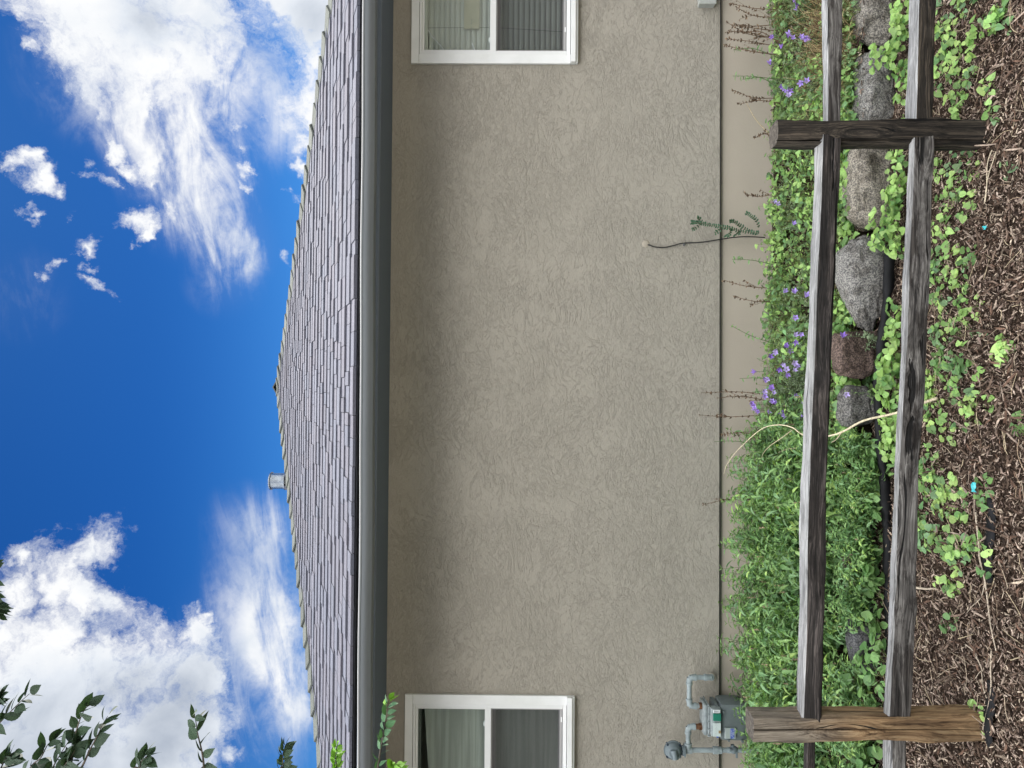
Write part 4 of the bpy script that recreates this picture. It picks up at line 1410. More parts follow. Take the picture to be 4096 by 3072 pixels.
# ------------------------------------------------------------------ leaves
LANCE = ([(0, 0, 0), (.22, -.36, .05), (.22, 0, -.02), (.22, .36, .05), (.5, -.5, .02), (.5, 0, -.06), (.5, .5, .02), (.78, -.3, -.06), (.78, 0, -.12), (.78, .3, -.06), (1, 0, -.22)],
         [(0, 2, 1), (0, 3, 2), (1, 2, 5, 4), (2, 3, 6, 5), (4, 5, 8, 7), (5, 6, 9, 8), (7, 8, 10), (8, 9, 10)])
HEART = ([(0, 0, 0), (-.14, -.3, .06), (.1, -.52, .08), (.42, -.46, .04), (.75, -.24, -.02), (1, 0, -.10), (.75, .24, -.02), (.42, .46, .04), (.1, .52, .08), (-.14, .3, .06), (.45, 0, -.04)],
         [(0, 10, 2, 1), (2, 10, 3), (3, 10, 4), (4, 10, 5), (5, 10, 6), (6, 10, 7), (7, 10, 8), (8, 10, 0, 9)])
ROUND = ([(0, 0, 0), (.2, -.38, .05), (.55, -.48, .03), (.85, -.28, 0), (1, 0, -.06), (.85, .28, 0), (.55, .48, .03), (.2, .38, .05), (.5, 0, -.05)],
         [(0, 8, 1), (1, 8, 2), (2, 8, 3), (3, 8, 4), (4, 8, 5), (5, 8, 6), (6, 8, 7), (7, 8, 0)])
# ovate tree leaf with toothed edge and long tip
_ed = [(.0, .02), (.1, .30), (.16, .34), (.26, .47), (.32, .46), (.44, .50), (.50, .46), (.60, .43), (.65, .37), (.74, .31), (.79, .23), (.88, .12), (1.0, 0)]
TREE = ([(0, 0, 0)], [])
_v = [(x, 0, -.10 * x * x) for x, w in _ed]; n_ = len(_ed)
_v += [(x, -w, .07 * w - .10 * x * x) for x, w in _ed] + [(x, w, .07 * w - .10 * x * x) for x, w in _ed]
_f = []
for i in range(n_ - 1):
    _f.append((i, i + 1, n_ + i + 1, n_ + i)); _f.append((i, 2 * n_ + i, 2 * n_ + i + 1, i + 1))
TREE = (_v, _f)


def leaf(b, P, d, nrm, L, Wd, kind, c, droop=0.0):
    d = Vector(d).normalized(); nrm = Vector(nrm)
    s = nrm.cross(d)
    if s.length < 1e-4: s = Vector((1, 0, 0)).cross(d)
    s.normalize(); nn2 = d.cross(s)
    vs = []
    for (a, w, h_) in kind[0]:
        vs.append(P + d * (a * L) + s * (w * Wd) + nn2 * (h_ * L) - Vector((0, 0, 1)) * (droop * L * a * a))
    b.add(vs, kind[1], c)


def rdir(rr, up=0.0):
    a = rr.uniform(0, 2 * PI)
    return Vector((math.cos(a), math.sin(a), up)).normalized()


def vary(rr, c, v=.25, yellow=0.0):
    g = rr.uniform(1 - v, 1 + v)
    y = rr.uniform(0, yellow)
    return (c[0] * g + y * .10, c[1] * g + y * .08, c[2] * g)


# lance-leaved perennials (five variants, copied along the left half of the bed)
GREENS = [(0.125, .235, .085), (0.165, .29, .105), (0.075, .16, .06), (0.21, .345, .13), (0.14, .25, .12)]


def perennial(seed, seeded=False, nstem=15, H=0.42):
    rr = random.Random(seed)
    root = empty('leafy_perennial')
    st = MB(); lf = MB(); heads = []
    for i in range(nstem):
        a = rr.uniform(0, 2 * PI); r0 = rr.uniform(0, .09)
        base = Vector((math.cos(a) * r0, math.sin(a) * r0, -.03))
        lean = rr.uniform(.02, .22)
        h = H * rr.uniform(.6, 1.05) * (1 - lean * .8)
        a2 = a + rr.uniform(-.6, .6)
        tip = base + Vector((math.cos(a2) * lean, math.sin(a2) * lean, h))
        mid = (base + tip) / 2 + Vector((math.cos(a2) * -lean * .12, math.sin(a2) * -lean * .12, h * .05))
        path = smooth_path([base, mid, tip], 5)
        st.tube(path, [.0022 - .0014 * k / (len(path) - 1) for k in range(len(path))], 4, (0.09, .14, .05), cap=False)
        nl = 9
        hue = rr.choice(GREENS)
        for k in range(nl):
            f = .16 + .84 * (k + rr.uniform(0, .4)) / nl
            q = path[min(int(f * (len(path) - 1)), len(path) - 1)].lerp(path[min(int(f * (len(path) - 1)) + 1, len(path) - 1)], (f * (len(path) - 1)) % 1)
            a3 = k * 1.571 + rr.uniform(-.5, .5)
            for sgn in (0, PI):
                d = Vector((math.cos(a3 + sgn), math.sin(a3 + sgn), rr.uniform(-.15, .75)))
                L = rr.uniform(.048, .082) * (1.08 - .38 * f)
                c = vary(rr, hue, .28, .15)
                if rr.random() < .12: c = (c[0] * 1.5 + .02, c[1] * 1.4, c[2] * 1.1)
                leaf(lf, q, d, Vector((rr.uniform(-.3, .3), rr.uniform(-.3, .3), 1)), L, L * rr.uniform(.32, .44), LANCE, c, rr.uniform(.1, .5))
        # leafy tip
        for k in range(4):
            d = rdir(rr, rr.uniform(.8, 1.6)); L = rr.uniform(.02, .035)
            leaf(lf, path[-1], d, Vector((0, 0, 1)), L, L * .3, LANCE, vary(rr, (0.14, .24, .08), .2, .2), .1)
        if seeded and i % 6 == 0:
            t0 = path[-1]
            hd = MB()
            pth_ = [t0 + Vector((rr.uniform(-.003, .003), rr.uniform(-.003, .003), .004 * k)) for k in range(9)]
            hd.tube(pth_, [.0012 if k % 2 else rr.uniform(.003, .0055) for k in range(9)], 5, vary(rr, (0.33, .24, .16), .3))
            heads.append(hd)
    o1_ = st.build('stems', vcol, root); o2_ = lf.build('foliage', leafm, root)
    for hd in heads: hd.build('seed_head', vcol, root)
    return root


def copy_thing(src, loc, rz, sc, label=None, group=None):
    r_ = src.copy(); col.objects.link(r_)
    r_.location = loc; r_.rotation_euler = (0, 0, rz); r_.scale = sc
    for ch in src.children:
        c_ = ch.copy(); col.objects.link(c_); c_.parent = r_
    if label: r_['label'] = label
    if group: r_['group'] = group
    return r_


def vtop(y):
    return _vtop(y) - (35 if y > 1750 else 8)


def _vtop(y):
    """upper outline of the planting in the photograph (photo x at row y)"""
    T = [(-300, 3030), (0, 3060), (126, 3075), (380, 3082), (600, 3072), (884, 3058), (1024, 3035), (1250, 3045), (1466, 3018), (1655, 2985), (1750, 2945), (1850, 2925), (2048, 2893),
         (2300, 2892), (2600, 2888), (2700, 2896), (2790, 2925), (2860, 2950), (2940, 2975), (3072, 2985), (3400, 2960)]
    for (a, b_), (c_, d) in zip(T, T[1:]):
        if y <= c_: return b_ + (d - b_) * (y - a) / (c_ - a)
    return T[-1][1]


rp_ = random.Random(5)
variants = [perennial(s, s % 2 == 0) for s in range(40, 45)]
used = [False] * 5
PLAB = 'one of the bushy lance-leaved green perennials massed along the left foundation'
FLAB = 'one of the leafy green stems spilling low over the boulders left of the pale branch'
places = []
for row, (yy, n) in enumerate(((4.86, 13), (4.66, 13), (4.46, 13), (4.26, 13), (4.06, 13))):
    for i in range(n):
        X = -3.05 + (2.78) * i / (n - 1) + rp_.uniform(-.07, .07) + (.1 if row % 2 else 0)
        y = yy + rp_.uniform(-.06, .06)
        z = bed_z(X, y)
        px, py = proj((X, y, z + .3))
        zt = at(vtop(py), py, y).z
        h = (zt - z)
        if py < 1690: continue
        h = max(.14, min(.60, h)) * rp_.uniform(.88, 1.03)
        if py < 1850: h *= .8
        row_ = 'against the foundation' if yy > 4.6 else ('in the middle of the bed' if yy > 4.2 else 'in the front of the bed')
        zone = 'left of the tan post' if py > 2980 else ('by the gas meter' if py > 2720 else ('right of the gas meter' if py > 2350 else ('halfway to the pale branch' if py > 2000 else 'beside the pale branch')))
        places.append((X, y, z, h, 'bushy lance-leaved green perennial ' + row_ + ' ' + zone, 'perennials ' + row_ + ' ' + zone, 1.0))
for i in range(30):                      # low front row over the boulders
    X = -2.3 + 2.05 * i / 29 + rp_.uniform(-.04, .04)
    y = fence_y(X) + .86 + rp_.uniform(-.06, .08)
    px, py = proj((X, y, 0))
    if 2440 < py < 2690 and rp_.random() < .75: continue
    if 2190 < py < 2320 and rp_.random() < .5: continue
    places.append((X, y, ground_z(X, y) + .01 + rp_.uniform(0, .07), rp_.uniform(.17, .27), 'low leafy stems spilling over the boulders ' + ('left of the tan post' if py > 2980 else ('above the slate-coloured boulder' if py > 2350 else 'left of the pale branch')), 'low stems over the boulders ' + ('left' if py > 2980 else ('middle' if py > 2350 else 'right')), 1.0))
for (X, y, z, h, lab, grp, w) in places:
    k = rp_.randrange(5)
    s = h / .42
    sx = max(.62, min(1.1, s * 1.05)) * w
    if not used[k]:
        o = variants[k]; used[k] = True
        o.location = (X, y, z); o.rotation_euler = (0, 0, rp_.uniform(0, 6.28)); o.scale = (sx, sx, s)
        o['category'] = 'plant'; o['label'] = lab; o['group'] = grp
    else:
        o = copy_thing(variants[k], (X, y, z), rp_.uniform(0, 6.28), (sx, sx, s), lab, grp)
        o['category'] = 'plant'
for k, u_ in enumerate(used):
    if not u_:
        variants[k].location = (-3.3, 4.7, .1); tag(variants[k], PLAB, 'plant', 'lance-leaved perennials along the left foundation')


# ground cover (violets and other low leaves): uncountable
def cover(name, spots, seed, label, kinds, lsize, palette, hmax):
    rr = random.Random(seed)
    o0 = Vector((sum(s_[0] for s_ in spots) / len(spots), sum(s_[1] for s_ in spots) / len(spots), 0))
    b = MB(o0); st = MB(o0)
    for (X, y, z, h, n, spread) in spots:
        hue = rr.choice(palette)
        for k in range(n):
            a = rr.uniform(0, 2 * PI); r_ = spread * rr.random() ** .6
            hh = h * rr.uniform(.3, 1.0) * (1 - .4 * r_ / max(spread, 1e-3))
            q = Vector((X + math.cos(a) * r_, y + math.sin(a) * r_, z + hh))
            L = rr.uniform(*lsize); kd = rr.choice(kinds)
            d = Vector((math.cos(a), math.sin(a), rr.uniform(-.5, .25)))
            nr = Vector((rr.uniform(-.5, .5), rr.uniform(-.9, .2), 1))
            leaf(b, q, d, nr, L, L * (rr.uniform(.85, 1.05) if kd is not LANCE else .36), kd, vary(rr, hue, .3, .35), rr.uniform(0, .2))
            if rr.random() < .5:
                st.tube([Vector((X + rr.uniform(-.01, .01), y + rr.uniform(-.01, .01), z)), q], .0011, 3, (0.16, .2, .07), cap=False)
    o = b.build(name, leafm, None, loc=o0)
    tag(o, label, 'ground cover', kind='stuff')
    s_ = st.build('leaf_stalks', vcol, o)
    return o


rc_ = random.Random(77)
VG = [(0.17, .30, .085), (0.21, .36, .11), (0.11, .23, .075), (0.27, .42, .14), (0.14, .27, .12), (0.10, .20, .08)]
sp = []
for i in range(760):
    X = rc_.uniform(-.75, 3.1); y = rc_.uniform(4.0, 5.06)
    z = bed_z(X, y)
    px, py = proj((X, y, z + .1))
    if 1450 < py < 1760 and rc_.random() < .35: continue
    if py < 250 and rc_.random() < .6: continue
    zt = at(vtop(py) + 6, py, y).z
    h = max(.03, min(.24, (zt - z))) * rc_.choice((.55, .75, .9, 1.0, 1.3)) * rc_.uniform(.85, 1.05)
    sp.append((X, y, z, h, 13, .06))
cover('bed_groundcover', sp, 3, 'dense low round-leaved ground cover filling the right half of the bed', [HEART, ROUND, HEART, LANCE], (.018, .040), VG + [(0.08, .16, .06), (0.07, .13, .05)], .2)
sp = []
for i in range(420):
    X = rc_.uniform(-.5, 3.1); y = rc_.uniform(4.0, 4.95); z = bed_z(X, y)
    px, py = proj((X, y, z + .1))
    if not (py < 620 or py > 1150) and rc_.random() < .7: continue
    zt = at(vtop(py) - 8, py, y).z
    sp.append((X, y, z, max(.05, min(.24, zt - z)) * rc_.uniform(.7, 1.0), 22, .05))
cover('wispy_undergrowth', sp, 31, 'wispy fine-leaved stems mixed through the right half of the bed', [LANCE], (.012, .028), [(0.17, .22, .12), (0.12, .18, .08), (0.21, .28, .13), (0.14, .12, .06), (0.10, .17, .07)], .2)
# leaves creeping over the front of the boulders
sp = []
for (xa, xb, ya, yb_, n) in ((3375, 3440, 0, 600, 34), (3360, 3410, 600, 900, 34), (3350, 3400, 880, 1300, 26), (3345, 3410, 1300, 1750, 30), (3375, 3450, 470, 620, 16), (3440, 3540, 1500, 1560, 7), (3430, 3520, 1290, 1330, 6)):
    for i in range(n):
        px, py = rc_.uniform(xa, xb), rc_.uniform(ya, yb_)
        q = at(px, py, fy(py) + 1.0 + rc_.uniform(-.05, .05))
        sp.append((q.x, q.y, q.z - .03, .05, 9, .05))
cover('trailing_groundcover', sp, 4, 'round green leaves trailing down over the tops of the boulders', [HEART, ROUND], (.022, .045), VG, .1)
sp = []
for (xa, xb, ya, yb_, n) in ((3565, 3625, 0, 460, 26), (3560, 3620, 590, 760, 9), (3530, 3612, 740, 1000, 22), (3515, 3600, 1330, 1620, 26), (3520, 3590, 1660, 1830, 14), (3470, 3560, 860, 960, 8), (3560, 3590, 1180, 1330, 5), (3480, 3570, 180, 300, 8)):
    for i in range(n):
        px, py = rc_.uniform(xa, xb), rc_.uniform(ya, yb_)
        q = at(px, py, fy(py) + .62 + rc_.uniform(-.05, .05))
        sp.append((q.x, q.y, max(q.z - .03, ground_z(q.x, q.y)), .05, 7, .045))
cover('boulder_foot_groundcover', sp, 6, 'heart-shaped green leaves between the boulders and the lower rail', [HEART, HEART, ROUND], (.022, .042), VG[:4], .1)
# violets on the mulch in front of the lower rail
sp = []
for (xa, xb, ya, yb_, n, hh) in ((3745, 3900, 0, 460, 48, .06), (3900, 4060, 0, 160, 16, .09), (3930, 4000, 340, 470, 6, .06), (4020, 4060, 600, 680, 2, .04), (3745, 3905, 590, 1000, 34, .05), (3730, 3915, 1000, 1500, 62, .05),
                                 (3710, 3850, 1480, 1780, 26, .05), (3880, 3960, 1560, 1680, 8, .05), (3690, 3800, 1780, 2050, 20, .05), (3830, 3960, 1900, 2050, 8, .05), (3690, 3880, 2048, 2190, 22, .06), (3780, 3860, 2190, 2300, 8, .06), (3880, 3960, 2180, 2330, 9, .06),
                                 (3760, 3840, 2310, 2370, 5, .06), (3790, 3810, 2480, 2520, 2, .04), (4000, 4040, 1350, 1440, 6, .04), (3880, 3950, 2850, 2890, 4, .06), (4060, 4090, 1680, 1720, 2, .03)):
    for i in range(n):
        q = gpoint(rc_.uniform(xa, xb), rc_.uniform(ya, yb_), .01)
        if rc_.random() < .92: sp.append((q.x, q.y, q.z - .005, hh, rc_.choice((3, 4, 6)), .034))
cover('mulch_groundcover', sp, 9, 'scattered heart-leaved violets growing through the mulch in front of the lower rail', [HEART, HEART, ROUND], (.018, .041), [(0.20, .36, .11), (0.28, .45, .15), (0.10, .21, .085), (0.16, .28, .14), (0.33, .48, .16), (0.12, .24, .08)], .06)
sp = []
for i in range(170):
    X = rc_.uniform(-2.2, -.2); y = fence_y(X) + rc_.uniform(.72, .95)
    sp.append((X, y, ground_z(X, y) + rc_.uniform(0, .12), .05, 5, .04))
cover('shaded_groundcover', sp, 14, 'broad dark green leaves low among the stems by the left boulders', [LANCE, ROUND, LANCE], (.03, .065), [(0.09, .19, .07), (0.12, .24, .085), (0.15, .28, .10)], .06)


# bellflower plants with violet flowers ------------------------------
def flower_mb(org, P, rr, size):
    b = MB(org)
    ax = Vector((rr.uniform(-.6, .6), rr.uniform(-1.0, -.2), rr.uniform(-.2, .7))).normalized()
    s_ = ax.cross(Vector((0, 0, 1))).normalized(); u_ = s_.cross(ax)
    c = rr.choice([(0.36, .22, .72), (0.42, .30, .78), (0.30, .17, .66), (0.50, .40, .80)])
    n = 5
    for k in range(n):
        a0 = 2 * PI * k / n; r1, r2 = size * .22, size * .36
        def ring(a, r_, l): return P + ax * l + (s_ * math.cos(a) + u_ * math.sin(a)) * r_
        w_ = PI / n
        vs = [ring(a0 - w_, r1 * .5, 0), ring(a0 + w_, r1 * .5, 0), ring(a0 - w_, r2, size * .55), ring(a0 + w_, r2, size * .55),
              ring(a0 - w_ * .6, r2 * 1.35, size * .8), ring(a0 + w_ * .6, r2 * 1.35, size * .8), ring(a0, r2 * 1.9, size * 1.0)]
        b.add(vs, [(0, 1, 3, 2), (2, 3, 5, 4), (4, 5, 6)], vary(rr, c, .12))
    return b


def bellflower(flowers, base, seed, label, leafc, nst=16, H=.22, spread=.16):
    rr = random.Random(seed)
    org = Vector((base[0], base[1], bed_z(base[0], base[1])))
    root = empty('bellflower', org)
    tag(root, label, 'flowering plant', 'violet-flowered bellflowers in the bed')
    st = MB(org); lf = MB(org)
    ends = []
    for (px, py, Y) in flowers:
        ends.append(at(px, py, Y))
    ns = len(ends)
    for i in range(nst):
        a = rr.uniform(0, 2 * PI)
        r_ = spread * math.sqrt(rr.random())
        ends.append(org + Vector((math.cos(a) * r_ * 1.5, math.sin(a) * r_, H * rr.uniform(.5, 1))))
    for i, e in enumerate(ends):
        b0 = org + Vector((rr.uniform(-.04, .04), rr.uniform(-.04, .04), -.02)) * 1.0
        b0 = b0.lerp(Vector((e.x, e.y + .03, org.z - .02)), .55)
        mid = b0.lerp(e, .5) + Vector((rr.uniform(-.015, .015), .01, .02))
        path = smooth_path([b0, mid, e], 5)
        st.tube(path, .0013, 4, (0.12, .16, .08), cap=False)
        for k in range(26):
            f = rr.uniform(.12, .98)
            q = path[int(f * (len(path) - 1))] + Vector((rr.uniform(-.004, .004), 0, rr.uniform(-.01, .01)))
            L = rr.uniform(.010, .022)
            d = rdir(rr, rr.uniform(-.2, .9))
            leaf(lf, q, d, Vector((rr.uniform(-.6, .6), rr.uniform(-.6, .6), 1)), L, L * .42, LANCE, vary(rr, leafc, .3), .2)
    st.build('stems', vcol, root); lf.build('foliage', leafm, root)
    for i in range(ns):
        P = ends[i]
        flower_mb(org, P, rr, rr.uniform(.024, .034)).build('flower', petalm, root)
    return root


Z1 = lambda a, b_, Y: (2700 + a / 1.5845, b_ / 1.5845, Y)
Z2 = lambda a, b_, Y: (2700 + a / 1.5845, 1024 + b_ / 1.5845, Y)


def basexy(fl):
    P = [at(*f) for f in fl]
    return (sum(p_.x for p_ in P) / len(P), sum(p_.y for p_ in P) / len(P) + .05)


SAGE = (0.19, .25, .15)
fa = [Z1(755, 15, 4.5), Z1(770, 45, 4.45), Z1(778, 66, 4.45)]
bellflower(fa, basexy(fa), 1, 'wispy bellflower at the far right edge of the bed amid dry straw', (0.14, .16, .07))
fa = [Z1(718, 205, 4.45), Z1(730, 222, 4.42), Z1(738, 246, 4.4), Z1(795, 235, 4.3), Z1(822, 240, 4.28), Z1(832, 262, 4.28), Z1(672, 308, 4.55), Z1(616, 232, 4.7), Z1(606, 410, 4.7)]
bellflower(fa, basexy(fa), 2, 'bellflower with the deepest violet flowers, above the boulder right of the dark post', SAGE, 26, .24, .26)
fa = [Z1(670, 540, 4.55), Z1(692, 548, 4.5), Z1(712, 560, 4.5), Z1(716, 580, 4.48), Z1(720, 612, 4.45), Z1(806, 522, 4.25), Z1(836, 518, 4.22)]
bellflower(fa, basexy(fa), 3, 'bellflower just right of the dark fence post, close above the top rail', SAGE, 22, .2, .2)
fa = [Z1(632, 1272, 4.65), Z1(642, 1298, 4.62), Z1(750, 1425, 4.4)]
bellflower(fa, basexy(fa), 4, 'small bellflower with three pale flowers below the black cable', SAGE)
fa = [Z2(760, 238, 4.35), Z2(828, 260, 4.25), Z2(690, 232, 4.5), Z2(766, 390, 4.35), Z2(800, 488, 4.25), Z2(755, 505, 4.3), Z2(765, 530, 4.3)]
bellflower(fa, basexy(fa), 5, 'bellflower with flowers half hidden in leaves, above the largest boulder', SAGE, 22, .22, .24)
fa = [Z2(645, 590, 4.5), Z2(640, 613, 4.5), Z2(595, 641, 4.6), Z2(693, 567, 4.45), Z2(716, 580, 4.4), Z2(724, 592, 4.4), Z2(690, 679, 4.42), Z2(665, 708, 4.45), Z2(708, 718, 4.4), Z2(755, 672, 4.35), Z2(769, 690, 4.35), Z2(758, 729, 4.35), Z2(515, 733, 4.75), Z2(706, 745, 4.4)]
bellflower(fa, basexy(fa), 6, 'large bellflower patch above the reddish boulder, many lilac flowers', SAGE, 44, .24, .26)
fa = [Z2(592, 778, 4.55), Z2(575, 802, 4.6), Z2(598, 822, 4.55), Z2(612, 838, 4.52), Z2(560, 851, 4.6), Z2(622, 870, 4.5), Z2(568, 888, 4.6), Z2(757, 893, 4.35), Z2(482, 932, 4.75), Z2(510, 944, 4.7), Z2(516, 972, 4.7), Z2(530, 984, 4.68), Z2(637, 936, 4.5), Z2(618, 920, 4.5), Z2(590, 976, 4.55), Z2(686, 994, 4.42), Z2(706, 1014, 4.4), Z2(800, 1004, 4.3), Z2(806, 921, 4.3)]
bellflower(fa, basexy(fa), 7, 'largest bellflower, crowded with lilac flowers against the foundation beside the pale branch', SAGE, 50, .26, .28)
fa = [Z2(1062, 515, 3.72)]
bellflower(fa, basexy(fa), 8, 'tiny bellflower in front of the reddish boulder between the rails', SAGE, 7, .10, .05)
fa = [Z2(1086, 869, 3.68)]
bellflower(fa, basexy(fa), 9, 'single violet bellflower in front of the small dark boulder', (0.1, .15, .06), 6, .10, .05)


# dry seed stalks ------------------------------------------------------
def stalk(tipz, basez, seed, label, style='seed', Y=4.85):
    rr = random.Random(seed)
    T = at(*tipz, Y); B = at(*basez, Y + .02)
    B.z = min(B.z, bed_z(B.x, B.y) + .05) if style != 'bare' else B.z
    org = B.copy()
    root = empty('dry_stalk' if style != 'green' else 'green_stalk', org)
    tag(root, label, 'plant stalk', 'upright stalks standing out against the foundation')
    T = T + Vector((rr.uniform(-.03, .03), rr.uniform(-.05, .03), rr.uniform(-.03, .03)))
    mid = B.lerp(T, .55) + Vector((rr.uniform(-.035, .035), rr.uniform(-.03, .02), rr.uniform(-.01, .02)))
    path = smooth_path([B, mid, T], 8)
    bc = (0.15, .095, .06) if style != 'green' else (0.12, .17, .07)
    if style == 'bare': bc = (0.42, .33, .2)
    b = MB(org); b.tube(path, [.0032 - .0018 * k / (len(path) - 1) for k in range(len(path))], 5, bc, cap=False)
    for i in range(2 if style == 'seed' else 0):
        k = rr.randrange(4, 11); q = path[k]
        e = q + (T - B) * rr.uniform(.15, .3) + Vector((rr.uniform(-.05, .05), rr.uniform(-.03, .03), 0))
        b.tube([q, e], .001, 4, bc, cap=False)
        path += [q.lerp(e, f) for f in (.4, .7, 1)]
    b.build('stem', vcol, root)
    if style == 'bare': return root
    lf = MB(org)
    n = 60 if style == 'seed' else 26
    for k in range(n):
        f = rr.uniform(.2, 1)
        q = path[int(f * (len(path) - 1))]
        if style == 'seed':
            L = rr.uniform(.006, .015); c = vary(rr, rr.choice([(0.13, .085, .055), (0.20, .14, .09), (0.09, .065, .045)]), .3)
            leaf(lf, q, rdir(rr, rr.uniform(0, 1.6)), Vector((rr.uniform(-1, 1), rr.uniform(-1, 1), .5)), L * 1.5, L * .8, LANCE, c, 0)
        else:
            L = rr.uniform(.012, .03)
            leaf(lf, q, rdir(rr, rr.uniform(-.2, .8)), Vector((rr.uniform(-.5, .5), rr.uniform(-1, 0), 1)), L * 1.2, L * .5, LANCE, vary(rr, (0.14, .26, .11), .3, .3), .2)
    lf.build('seed_husks' if style == 'seed' else 'leaves', leafm if style == 'green' else vcol, root)
    return root


def z1(a, b_): return (2700 + a / 1.5845, b_ / 1.5845)
def z2(a, b_): return (2700 + a / 1.5845, 1024 + b_ / 1.5845)


SLAB = 'one of the thin brown seed stalks clustered by the foundation at the right edge'
for i, (tp, bs_) in enumerate([((350, 35), (590, 60)), ((400, 125), (590, 150)), ((310, 152), (600, 240)), ((325, 235), (600, 300)), ((300, 290), (620, 350)), ((345, 205), (600, 262)), ((380, 170), (590, 200)), ((360, 575), (620, 620)), ((385, 637), (620, 655)), ((410, 215), (600, 280)), ((395, 60), (600, 110))]):
    stalk(z1(*tp), z1(*bs_), i, SLAB)
stalk(z1(385, 336), z1(600, 375), 20, 'green leafy stalk beside the dry seed stalks, nearest the right window side', 'green')
stalk(z1(375, 460), z1(600, 505), 21, 'green leafy stalk against the foundation midway between the seed stalks and the dark post', 'green')
stalk(z1(390, 545), z1(600, 572), 22, 'small green stalk against the foundation closest to the dark post on its right', 'green')
stalk(z1(472, 645), z1(600, 850), 23, 'thin pale bare stalk leaning just above the top of the dark post', 'bare')
stalk(z1(495, 880), z1(610, 905), 24, 'short dark seed stalk directly above the top of the dark post')
stalk(z1(462, 1210), z1(600, 1225), 25, 'low reddish stalk right of the leafy sprig by the cable')
stalk(z2(335, 40), z2(600, 60), 26, 'bright green leafy stalk left of the black cable', 'green')
stalk(z2(335, 160), z2(560, 205), 27, 'dark dry stalk with a knobbly tip, left of the bright green stalk')
stalk(z2(375, 240), z2(560, 285), 28, 'dry stalk with spiky side twigs below the knobbly one')
stalk(z2(372, 448), z2(560, 560), 29, 'dark leafy curled stalk over the reddish boulder', 'green')
stalk(z2(375, 780), z2(520, 790), 30, 'short olive stalk rising beside the largest bellflower', 'green')
stalk(z2(150, 840), z2(500, 880), 31, 'tallest dry reddish stalk, reaching onto the stucco above the bellflowers')
stalk(z2(250, 878), z2(480, 932), 32, 'second tallest dry stalk, just left of the tallest one')
stalk(z2(175, 1012), z2(490, 1000), 33, 'dry stalk bent sideways above the pale branch')
stalk(z2(310, 1135), z2(520, 1165), 34, 'dry brown stalk at the right end of the lance-leaved plants')
stalk(z2(265, 1180), z2(430, 1225), 35, 'leafy green stalk at the right end of the lance-leaved plants', 'green')
stalk(z2(215, 1570), z2(420, 1560), 36, 'thin dry stalk poking up above the lance-leaved plants', 'seed')

# straw clump at the right
org = at(3260, 130, 4.35); org.z = bed_z(org.x, org.y)
b = MB(org); rr = random.Random(3)
for i in range(900):
    py = rr.gauss(170, 150); 
    B = at(3380, py + rr.uniform(-30, 30), 4.2 + rr.uniform(-.15, .25)); B.z = bed_z(B.x, B.y)
    T = B + Vector((rr.uniform(-.14, .14), rr.uniform(-.15, .05), rr.uniform(.06, .24)))
    m1 = B.lerp(T, .6) + Vector((0, 0, .03))
    b.tube(smooth_path([B, m1, T], 3), .0011, 3, vary(rr, rr.choice([(0.34, .25, .12), (0.22, .15, .08), (0.12, .08, .045), (0.42, .33, .18)]), .25), cap=False)
tag(b.build('straw_clump', vcol, None, loc=org), 'clump of golden-brown dead straw above the boulders at the right edge', 'dead grass')

# the pale bare branch ----------------------------------------------------
pth = [(1665, 900, 3.25), (1560, 935, 3.3), (1400, 995, 3.4), (1200, 1042, 3.5), (1080, 1105, 3.6), (1000, 1135, 3.68), (880, 1150, 3.8), (800, 1128, 3.9), (745, 1088, 4.0), (660, 1070, 4.1), (560, 1090, 4.2), (470, 1160, 4.3), (380, 1250, 4.4), (325, 1330, 4.5), (310, 1385, 4.55)]
P = smooth_path([at(*Z2(a, b_, Y)) for a, b_, Y in pth], 5)
org = P[0].copy()
root = empty('bare_branch', org)
tag(root, 'long pale bare branch arching from the mulch up between the rails to the foundation', 'branch')
n = len(P)
b = MB(org); b.tube(P, [.0078 - .0066 * (k / (n - 1)) ** .7 for k in range(n)], 7, (0.55, .47, .32))
b.build('main_branch', vcol, root, smooth=True)
for pts_, r_ in (([(1055, 1118, 3.62), (1025, 1160, 3.62), (992, 1182, 3.62)], .0035), ([(745, 1100, 4.0), (680, 1150, 4.02), (600, 1205, 4.1), (560, 1250, 4.15), (550, 1282, 4.15)], .0022),
                 ([(800, 1215, 4.0), (720, 1222, 4.0), (655, 1245, 4.0)], .002)):
    Q = smooth_path([at(*Z2(a, b_, Y)) for a, b_, Y in pts_], 4)
    b = MB(org); b.tube(Q, [r_ * (1 - .6 * k / (len(Q) - 1)) for k in range(len(Q))], 6, (0.5, .42, .28)); b.build('side_twig', vcol, root, smooth=True)

# twigs on the mulch
TW = [[(1905, 0, 3), (1925, 200, 3), (1932, 300, 3), (1965, 440, 3), (1985, 600, 3), (2000, 720, 3), (2035, 880, 3)],
      [(1528, 480, 3), (1600, 488, 3), (1640, 485, 3), (1690, 498, 3)],
      [(2005, 880, 3), (2000, 1000, 3), (2003, 1100, 3), (1985, 1230, 3), (1955, 1350, 3), (1948, 1440, 3)],
      [(1965, 440, 3), (1940, 540, 3), (1880, 600, 3), (1850, 640, 3)],
      [(1840, 840, 3), (1890, 880, 3), (1930, 960, 3), (1950, 1010, 3)],
      [(1975, 1180, 3), (1950, 1100, 3), (1940, 1010, 3), (1900, 1060, 3)]]
TL = ['longest pale root lying on the mulch between the lower rail and the black fabric', 'short whitish stick on the mulch just in front of the lower rail left half', 'thin pale root crossing the black fabric beside the tan post foot',
      'thin fork curving off the longest pale root', 'curved pale stick left of the longest root tip', 'small forked root above the black fabric at the tan post']
